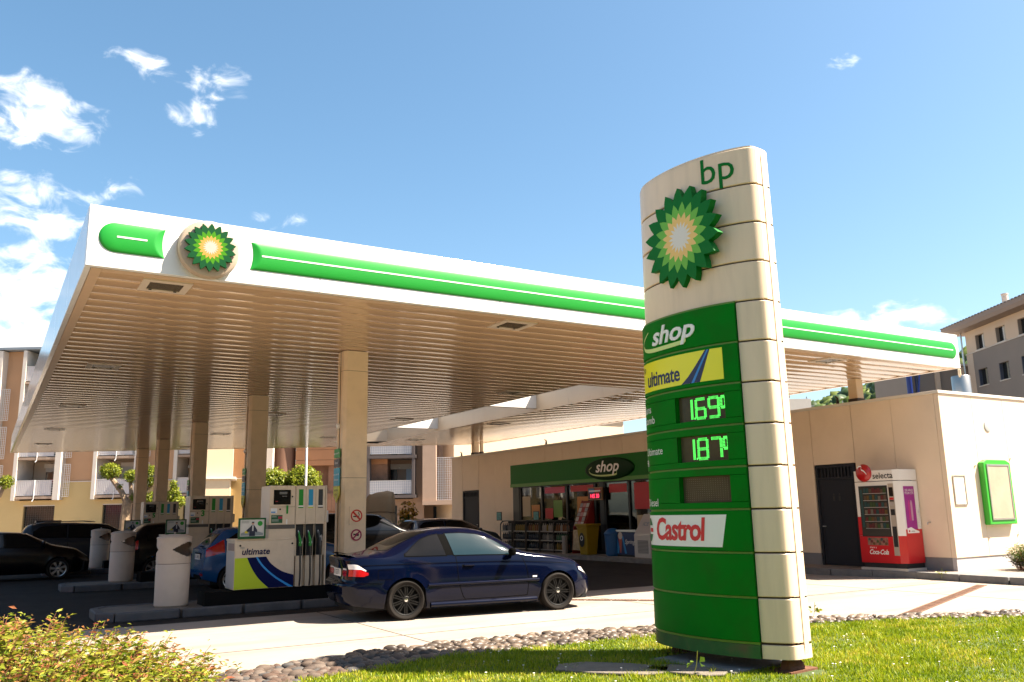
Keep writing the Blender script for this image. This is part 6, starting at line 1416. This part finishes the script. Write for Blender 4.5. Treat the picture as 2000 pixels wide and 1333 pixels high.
def tree(label, base, limbs, clumps, leaf=LEAF_Y, n=260, size=.17, r0=.2, name='pollarded_tree', group=None):
    t = thing(name, label, 'tree', base, group=group)
    mb = MB()
    for pts, ra, rb in limbs: mb.tube(pts, list(np.linspace(ra, rb, len(pts))), 8)
    mb.build('trunk', BARK, t, smooth=True)
    Vs = []; Fs = []; o = 0
    for c, rad in clumps:
        k = int(n*(rad[0]*rad[2])/.16) if True else n
        V, F = clump(max(60, k), c, rad, size); Vs.append(V); Fs.append(F+o); o += len(V)
    mesh_np('crown', np.concatenate(Vs), np.concatenate(Fs), leaf, t)
def loc_town(lat, dep, ol, od=48):
    """limb points given as (lateral, z) in the town frame -> local to a base at (ol, od)"""
    return lambda l, z, dd=0: tuple(UF*(l-ol)+NF*dd) [:2] + (z,)
def town_trees():
    f = loc_town(0, 0, -21.4)
    tree('pollarded plane tree with two leafy heads in front of the ochre wall', town(-21.4, 48), [([f(-21.4, 0), f(-21.45, 1.6), f(-21.4, 2.6)], .30, .26), ([f(-21.4, 2.5), f(-21.75, 3.2), f(-22.4, 4.0)], .18, .13), ([f(-21.4, 2.5), f(-21.2, 3.0), f(-21.3, 3.7)], .13, .10), ([f(-21.4, 2.5), f(-20.8, 3.1, .3), f(-20.2, 3.6, .3)], .17, .12)],
         [(f(-22.45, 4.35), (.55, .5, .42)), (f(-21.25, 4.05), (.42, .4, .36)), (f(-20.15, 4.05), (.42, .4, .55)), (f(-20.2, 2.75, .2), (.38, .35, .42)), (f(-21.0, 2.9), (.25, .22, .22)), (f(-21.9, 3.45), (.16, .15, .16))], n=800, size=.12)
    f = loc_town(0, 0, -18.8); tree('small pollarded tree with upright shoots between the columns', town(-18.8, 48), [([f(-18.8, 0), f(-18.8, 2.4)], .2, .2)], [(f(-18.85, 2.9), (.35, .3, .5)), (f(-18.6, 2.6), (.42, .4, .3)), (f(-18.9, 3.5), (.16, .14, .3))], n=800, size=.12)
    f = loc_town(0, 0, -29); tree('pollarded tree reaching one leafy branch into the left frame edge', town(-29.4, 48), [([f(-29.4, 0), f(-29.4, 2.5)], .3, .26), ([f(-29.4, 2.5), f(-28.6, 2.95), f(-28.1, 3.1), f(-27.95, 3.5)], .15, .10)], [(f(-27.8, 3.85), (.36, .3, .36)), (f(-28.3, 3.05), (.14, .12, .12)), (f(-29.6, 3.9), (.6, .5, .5))], n=800, size=.12)
    # round dense heads behind pump one
    for lat, z, r, l in ((-13.35, 3.55, (.85, .8, .78), 'round leafy tree head left of the white pole'), (-11.75, 3.6, (.92, .85, .85), 'round leafy tree head right of the white pole')):
        f = loc_town(0, 0, lat); tree(l, town(lat, 48), [([f(lat, 0), f(lat, 1.5), f(lat+.05, 3.2)], .22, .18), ([f(lat, 2.0), f(lat+.4, 3.2)], .12, .08)], [(f(lat, z), r), (f(lat-.45, z-.25), (.5, .45, .4)), (f(lat+.5, z-.3), (.5, .45, .45))], n=760, size=.14, name='round_tree')
    f = loc_town(0, 0, -15.9); tree('narrow green tree rising behind the brown tower', town(-15.9, 66), [([f(-15.9, 0), f(-15.9, 5)], .15, .1)], [(f(-15.85, 5.0), (.5, .5, 1.2)), (f(-15.9, 6.4), (.4, .4, .9))], n=160, size=.25, name='narrow_tree')
    f = loc_town(0, 0, -5.6); t = thing('potted_palm', 'yellow-leaved plant in a dark pot beside the covered object', 'plant', (15.1, 33.3, 0)); MB().lathe([(.28, 0), (.38, .9), (.40, .92), (.36, .93), (.34, .85), (0, .84)], 16).build('pot', M_black, t, smooth=True, angle=30); V, F = clump(220, (0, 0, 1.75), (.34, .34, .45), .16); mesh_np('leaves', V, F, leaf_mat('leaf_gold', (.22, .12, .015), (.60, .38, .05), .4), t); V, F = clump(160, (0, 0, 1.25), (.36, .36, .4), .15); mesh_np('lower_leaves', V, F, LEAF_G, t); MB().tube([(0, 0, .84), (0, 0, 1.9)], .025, 6).build('stem', BARK, t)
    for k, (x, y) in enumerate(((-17, 10), (-18, 19), (-17, 28), (-19, 40))):
        tree(['first', 'second', 'third', 'fourth'][k]+' street tree along the far left of the forecourt', (x, y, 0), [([(0, 0, 0), (0, .1, 2.6)], .2, .16), ([(0, .1, 2.5), (.6, .6, 4)], .12, .07), ([(0, .1, 2.5), (-.6, -.5, 4)], .12, .07)], [((0, 0, 4.6), (1.8, 1.8, 1.5)), ((.8, .9, 4.2), (1.1, 1.1, 1)), ((-.8, -.7, 4.4), (1.1, 1.1, 1))], n=40, size=.4, name='street_tree', group='street trees at the far left')
town_trees()
def hill():
    def hz(l, d): return 62*np.exp(-((l-235)/62)**2-((d-440)/150)**2) + 34*np.exp(-((l-150)/60)**2-((d-520)/90)**2)+6
    ls = np.linspace(60, 420, 60); ds = np.linspace(250, 640, 40); V = []; 
    for l in ls:
        for d in ds: p = town(l, d); V.append((p[0], p[1], float(hz(l, d))))
    n = len(ds); F = [(i*n+j, (i+1)*n+j, (i+1)*n+j+1, i*n+j+1) for i in range(len(ls)-1) for j in range(n-1)]
    tag(MB().add(V, F).build('hill', mat('hill_green', (.03, .06, .012), .95, var=.3, vscale=.05), smooth=True), kind='structure')
    # woodland: lumpy crowns
    rng = np.random.default_rng(4); bm = bmesh.new(); bmesh.ops.create_icosphere(bm, subdivisions=2, radius=1); sv = np.array([v.co[:] for v in bm.verts]); sf = np.array([[v.index for v in f.verts] for f in bm.faces]); bm.free()
    Vs = []; Fs = []; o = 0
    for k in range(2600):
        l, d = rng.uniform(110, 330), rng.uniform(300, 560); r = rng.uniform(3.2, 6.5); p = town(l, d); z = float(hz(l, d))+r*.5
        dirs = sv*(1+.22*np.sin(sv[:, :1]*5+k)*np.cos(sv[:, 1:2]*6+k*2)+.10*rng.normal(size=(len(sv), 1))); Vs.append(dirs*r*np.array([1, 1, rng.uniform(.8, 1.3)])+np.array([p[0], p[1], z])); Fs.append(sf+o); o += len(sv)
    m = leaf_mat('wood_crowns', (.025, .055, .010), (.11, .14, .022), .15); ob = mesh_np('hillside_wood', np.concatenate(Vs), np.concatenate(Fs), m); tag(ob, 'dense green woodland covering the distant hill', 'woodland', kind='stuff')
hill()
# ---- verge cobbles
def cobbles():
    bm = bmesh.new(); bmesh.ops.create_icosphere(bm, subdivisions=2, radius=1); base = np.array([v.co[:] for v in bm.verts]); fs = [tuple(v.index for v in f.verts) for f in bm.faces]; bm.free()
    cm = [mat(f'cobble_{n}', c, .75, var=.18, vscale=18, bump=.3, bscale=60) for n, c in (('tan', (.085, .058, .041)), ('brown', (.06, .04, .029)), ('grey', (.06, .054, .05)), ('pale', (.115, .086, .066)), ('rust', (.08, .046, .03)))]
    rng = np.random.default_rng(12); meshes = []
    for k in range(15):
        v = base.copy(); v += .10*np.sin(v*3+k)+.05*rng.normal(size=v.shape); v *= np.array([1, rng.uniform(.62, .85), rng.uniform(.55, .8)])
        me = bpy.data.meshes.new('cobble'); me.from_pydata([tuple(p) for p in v], [], fs); me.polygons.foreach_set('use_smooth', [True]*len(fs)); me.materials.append(cm[k % 5]); me.update(); meshes.append(me)
    spots = []
    x = .4
    while x < 16:
        ye, yi = poly_at(EDGE, x), poly_at(INNR, x); y = yi-.04+rng.uniform(0, .05)
        while y < ye+.02:
            spots.append((x+rng.uniform(-.03, .03), y+rng.uniform(-.02, .02))); y += rng.uniform(.068, .09)
        x += rng.uniform(.085, .105)
    vis = [(hypot(px, py), px, py) for px, py in spots if 1.9 < px < 14.2]; vis.sort(); near = set((a, b) for _, a, b in vis[:300])
    Vs = []; Fs = []; o = 0; fa = np.array(fs)
    for (px, py) in spots:
        me = meshes[int(rng.integers(15))]; s = rng.choice([.036, .046, .056, .066, .08])*rng.uniform(.9, 1.1); rz = rng.uniform(-.6, .6)+(-.2); zz = .018+rng.uniform(-.012, .02)
        if (px, py) in near:
            ob = bpy.data.objects.new('cobble', me); COL.objects.link(ob); ob.parent = verge; ob.location = (px, py, zz); ob.scale = (s*1.12, s, s); ob.rotation_euler = (rng.uniform(-.2, .2), rng.uniform(-.2, .2), rz)
        else:
            v = np.array([w.co[:] for w in me.vertices])*np.array([s*1.12, s, s]); c, q = cos(rz), sin(rz); v = np.stack([v[:, 0]*c-v[:, 1]*q, v[:, 0]*q+v[:, 1]*c, v[:, 2]], 1)+np.array([px, py, zz]); Vs.append(v); Fs.append(fa+o); o += len(v)
    r = mesh_np('cobbles_beyond', np.concatenate(Vs), np.concatenate(Fs), leaf_mat('cobble_mix', (.035, .027, .022), (.15, .11, .08), 0), verge, smooth=True); r['kind'] = 'stuff'
cobbles()
# ---- lawn grass
def lawn_grass():
    rng = np.random.default_rng(21); n = 270000
    dist = 4.5+10.5*rng.random(n)**1.0; ang = rng.uniform(radians(14), radians(66), n); x = dist*np.sin(ang); y = dist*np.cos(ang)
    inn = np.interp(x, [p[0] for p in INNR], [p[1] for p in INNR]); edge = rng.uniform(-.02, .05, n); ok = (y < inn+edge) & (x < 16.5) & (x > 2.2)
    # bare patches round the slabs and the pylon footing
    px, py = x-7.1, y-7.2; c, s = cos(-.105), sin(-.105); lx, ly = px*c-py*s, px*s+py*c; ok &= ~((np.abs(lx+.08) < .5) & (np.abs(ly) < .55))
    for (sx, sy, r) in SLABS+[(7.18, 6.33, .30)]: ok &= (np.hypot(x-sx, (y-sy)) > r*rng.uniform(.72, 1.0, n))
    bald = np.sin(x*2.1+1.3)*np.sin(y*2.7)+.5*np.sin(x*5.3)*np.sin(y*4.7+2); ok &= rng.random(n) < np.clip(.95-.35*bald, .25, 1)
    x, y = x[ok], y[ok]; n = len(x); d = np.hypot(x, y)
    h = rng.uniform(.018, .05, n)*(1+.35*np.sin(x*1.7)*np.sin(y*2.3)); tuft = (np.sin(x*7.3+2*np.sin(y*3))*np.sin(y*6.1+np.sin(x*2.2)) > .82); h = np.where(tuft, h*1.9, h); w = .0032*(.6+d/9); a = rng.uniform(0, 2*pi, n); lean = rng.uniform(.1, .75, n)*h; la = rng.uniform(0, 2*pi, n)
    bx, by = np.cos(a)*w, np.sin(a)*w; dx, dy = np.cos(la)*lean, np.sin(la)*lean; z0 = np.full(n, .028)
    V = np.stack([np.stack([x-bx, y-by, z0], 1), np.stack([x+bx, y+by, z0], 1), np.stack([x+dx*.45+bx*.7, y+dy*.45+by*.7, z0+h*.6], 1), np.stack([x+dx*.45-bx*.7, y+dy*.45-by*.7, z0+h*.6], 1), np.stack([x+dx, y+dy, z0+h], 1)], 1).reshape(-1, 3)
    i = np.arange(n)[:, None]*5; F = np.concatenate([np.concatenate([i, i+1, i+2], 1), np.concatenate([i, i+2, i+3], 1), np.concatenate([i+3, i+2, i+4], 1)])
    gm = leaf_mat('grass_blade', (.13, .21, .004), (.40, .42, .012), .35); nt = gm.node_tree; rp = next(q for q in nt.nodes if q.type == 'VALTORGB'); gx = next(q for q in nt.nodes if q.type == 'NEW_GEOMETRY')
    nz = nt.nodes.new('ShaderNodeTexNoise'); nz.inputs['Scale'].default_value = 1.6; nz.inputs['Detail'].default_value = 6; nt.links.new(gx.outputs['Position'], nz.inputs['Vector']); mr = nt.nodes.new('ShaderNodeMapRange'); mr.inputs[1].default_value = .32; mr.inputs[2].default_value = .68; mr.inputs[3].default_value = -.38; mr.inputs[4].default_value = .38; nt.links.new(nz.outputs['Fac'], mr.inputs[0]); ad = nt.nodes.new('ShaderNodeMath'); nt.links.new(gx.outputs['Random Per Island'], ad.inputs[0]); nt.links.new(mr.outputs[0], ad.inputs[1]); nt.links.new(ad.outputs[0], rp.inputs[0]); e = rp.color_ramp.elements.new(.92); e.color = (.35, .39, .012, 1); rp.color_ramp.elements[2].color = (.48, .41, .06, 1)
    g = mesh_np('grass', V, F, gm); tag(g, 'short sunlit yellow-green grass of the lawn', 'grass', kind='stuff')
    # daisies
    m = 170; dd = rng.uniform(6, 13, m); aa = rng.uniform(radians(28), radians(62), m); X, Y = dd*np.sin(aa), dd*np.cos(aa); k = Y < np.interp(X, [p[0] for p in INNR], [p[1] for p in INNR])-.1; X, Y = X[k], Y[k]
    mb = MB()
    for u, v in zip(X, Y):
        q = rng.uniform(.009, .014); z = rng.uniform(.07, .10); mb.lathe([(0, z+.004), (q, z), (q*.6, z-.003)], 6, c=(u, v, 0), caps=False); mb.tube([(u, v, .03), (u, v, z)], .0012, 3, cap=False)
    ob = mb.build('daisies', mat('daisy_white', (.75, .72, .68), .7)); tag(ob, 'tiny white daisies scattered through the lawn', 'daisies', kind='stuff')
SLABS = [(5.75, 7.55, .40), (6.30, 7.0, .28)]
def slabs():
    m = mat('lawn_slab_stone', (.15, .125, .10), .9, var=.2, vscale=7, bump=.4, bscale=50)
    for k, (x, y, r) in enumerate(SLABS):
        rnd = random.Random(k); pts = [(r*1.5*a, r*.8*b) for a, b in ((-.9, -.8), (-.2, -1), (.7, -.9), (1, -.3), (.95, .6), (.3, .9), (-.6, .85), (-1, .2))]
        tag(MB().prism(pts, .0, .026).build('stone_slab', m, loc=(x, y, .035), rotz=-.9-.3*k, bevel=.01), ['flat stone slab in the grass left of the pylon foot', 'half-sunk stone slab in front of the pylon foot', 'flat stone slab in the grass right of the pylon foot'][k], 'slab', 'stone slabs in the lawn')
slabs(); lawn_grass()
# ---- flowering hedge at the lower left
def shoot_bush(name, label, centre, spread, nshoots, hmin, hmax, mats, lsize, seed, nl=16, hfun=None, cat='shrub'):
    rng = np.random.default_rng(seed); t = thing(name, label, cat, centre)
    Vs = [[], [], []]; Fs = [[], [], []]; O = [0, 0, 0]; st = MB()
    for k in range(nshoots):
        u, v = rng.uniform(-1, 1, 2)
        if u*u+v*v > 1: continue
        bx, by = u*spread[0], v*spread[1]; hh = rng.uniform(hmin, hmax)*(hfun(u, v) if hfun else (1-.45*(u*u+v*v))); dirx, diry = u*.22+rng.normal()*.10, v*.22+rng.normal()*.10
        tip = np.array([bx+dirx*hh, by+diry*hh, hh]); base = np.array([bx*.8, by*.8, 0])
        if k % 2 == 0: st.tube([tuple(base), tuple((base+tip)/2+rng.normal(size=3)*.01), tuple(tip)], [.006, .004, .002], 3, cap=False)
        ts = rng.uniform(.22, 1, nl); ts[:4] = rng.uniform(.9, 1.0, 4); p = base+(tip-base)*ts[:, None]+rng.normal(size=(nl, 3))*.018
        ph = rng.uniform(0, 6)+np.arange(nl)*2.4; nr = np.stack([np.cos(ph)*.5, np.sin(ph)*.5, np.full(nl, 1.)], 1)+rng.normal(size=(nl, 3))*.35
        sz = lsize*(1.05-.45*(ts > .92))[:, None]
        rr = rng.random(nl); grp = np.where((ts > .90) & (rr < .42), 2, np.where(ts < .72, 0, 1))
        r = rng.normal(size=(nl, 3)); a = np.cross(nr, r); 
        a = np.stack([np.cos(ph), np.sin(ph), rng.uniform(.0, .7, nl)], 1); a /= np.linalg.norm(a, axis=1, keepdims=True); b = np.cross(nr, a); b /= np.linalg.norm(b, axis=1, keepdims=True)+1e-9; nn = np.cross(a, b)
        s = sz*rng.uniform(.7, 1.25, (nl, 1)); w = s*.34
        Q = np.stack([p, p+a*s*.45+b*w*.5+nn*w*.2, p+a*s-np.array([0, 0, 1])*s*.15, p+a*s*.45-b*w*.5+nn*w*.2], 1)
        for g in range(3):
            q = Q[grp == g].reshape(-1, 3); m = len(q)//4
            if not m: continue
            i = np.arange(m)[:, None]*4; Vs[g].append(q); Fs[g].append(np.concatenate([np.concatenate([i, i+1, i+2], 1), np.concatenate([i, i+2, i+3], 1)])+O[g]); O[g] += 4*m
    for g, nm in enumerate(('inner_leaves', 'leaves', 'tip_leaves')):
        if Vs[g]: mesh_np(nm, np.concatenate(Vs[g]), np.concatenate(Fs[g]), mats[g], t)
    st.build('stems', mat('shrub_stem', (.20, .08, .04), .8), t); return t
HL = [leaf_mat('hedge_inner_shade', (.025, .05, .005), (.11, .14, .010), .25), leaf_mat('hedge_leaf', (.11, .17, .010), (.33, .30, .03), .35), leaf_mat('hedge_tip', (.26, .18, .045), (.30, .08, .04), .35)]  # inner leaves coloured darker so the gaps in the hedge look shaded
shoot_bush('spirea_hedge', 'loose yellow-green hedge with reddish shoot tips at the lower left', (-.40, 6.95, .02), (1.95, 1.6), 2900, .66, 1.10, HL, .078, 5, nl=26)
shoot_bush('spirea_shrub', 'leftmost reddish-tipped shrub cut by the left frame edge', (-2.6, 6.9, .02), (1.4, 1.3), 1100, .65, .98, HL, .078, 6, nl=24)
GL = [leaf_mat('box_inner', (.02, .035, .01), (.05, .07, .015), .2), leaf_mat('box_leaf', (.04, .08, .012), (.12, .15, .02), .3), leaf_mat('box_tip', (.08, .12, .015), (.2, .2, .03), .3)]
shoot_bush('small_bush', 'small dark bush beside the shop end wall at the right edge', (20.65, 11.0, .15), (.55, .55), 420, .5, .75, GL, .06, 9, nl=22, hfun=lambda u, v: 1-.5*(u*u+v*v))
def weeds():
    rng = np.random.default_rng(3)
    for k, (x, y, l) in enumerate(((6.15, 6.75, 'thin weed with round leaves in front of the pylon foot'), (18.3, 11.9, 'green weed growing at the kerb beside the vending machine'), (10.6, 9.0, 'sprig growing among the cobbles right of the pylon'))):
        t = thing('weed', l, 'weed', (x, y, .03)); MB().tube([(0, 0, 0), (.05, 0, .12), (.09, .02, .24)], .004, 4).build('stem', HL[1], t); n = 14 if k else 5; V, F = leaves(n, rng.uniform(-.06, .1, (n, 3))*np.array([1, 1, .4])+np.array([.04, 0, .12]), rng.normal(size=(n, 3))+np.array([0, 0, 1]), .09 if k == 0 else .06, .75); mesh_np('leaves', V, F, LEAF_G if k == 0 else LEAF_Y, t)
weeds()
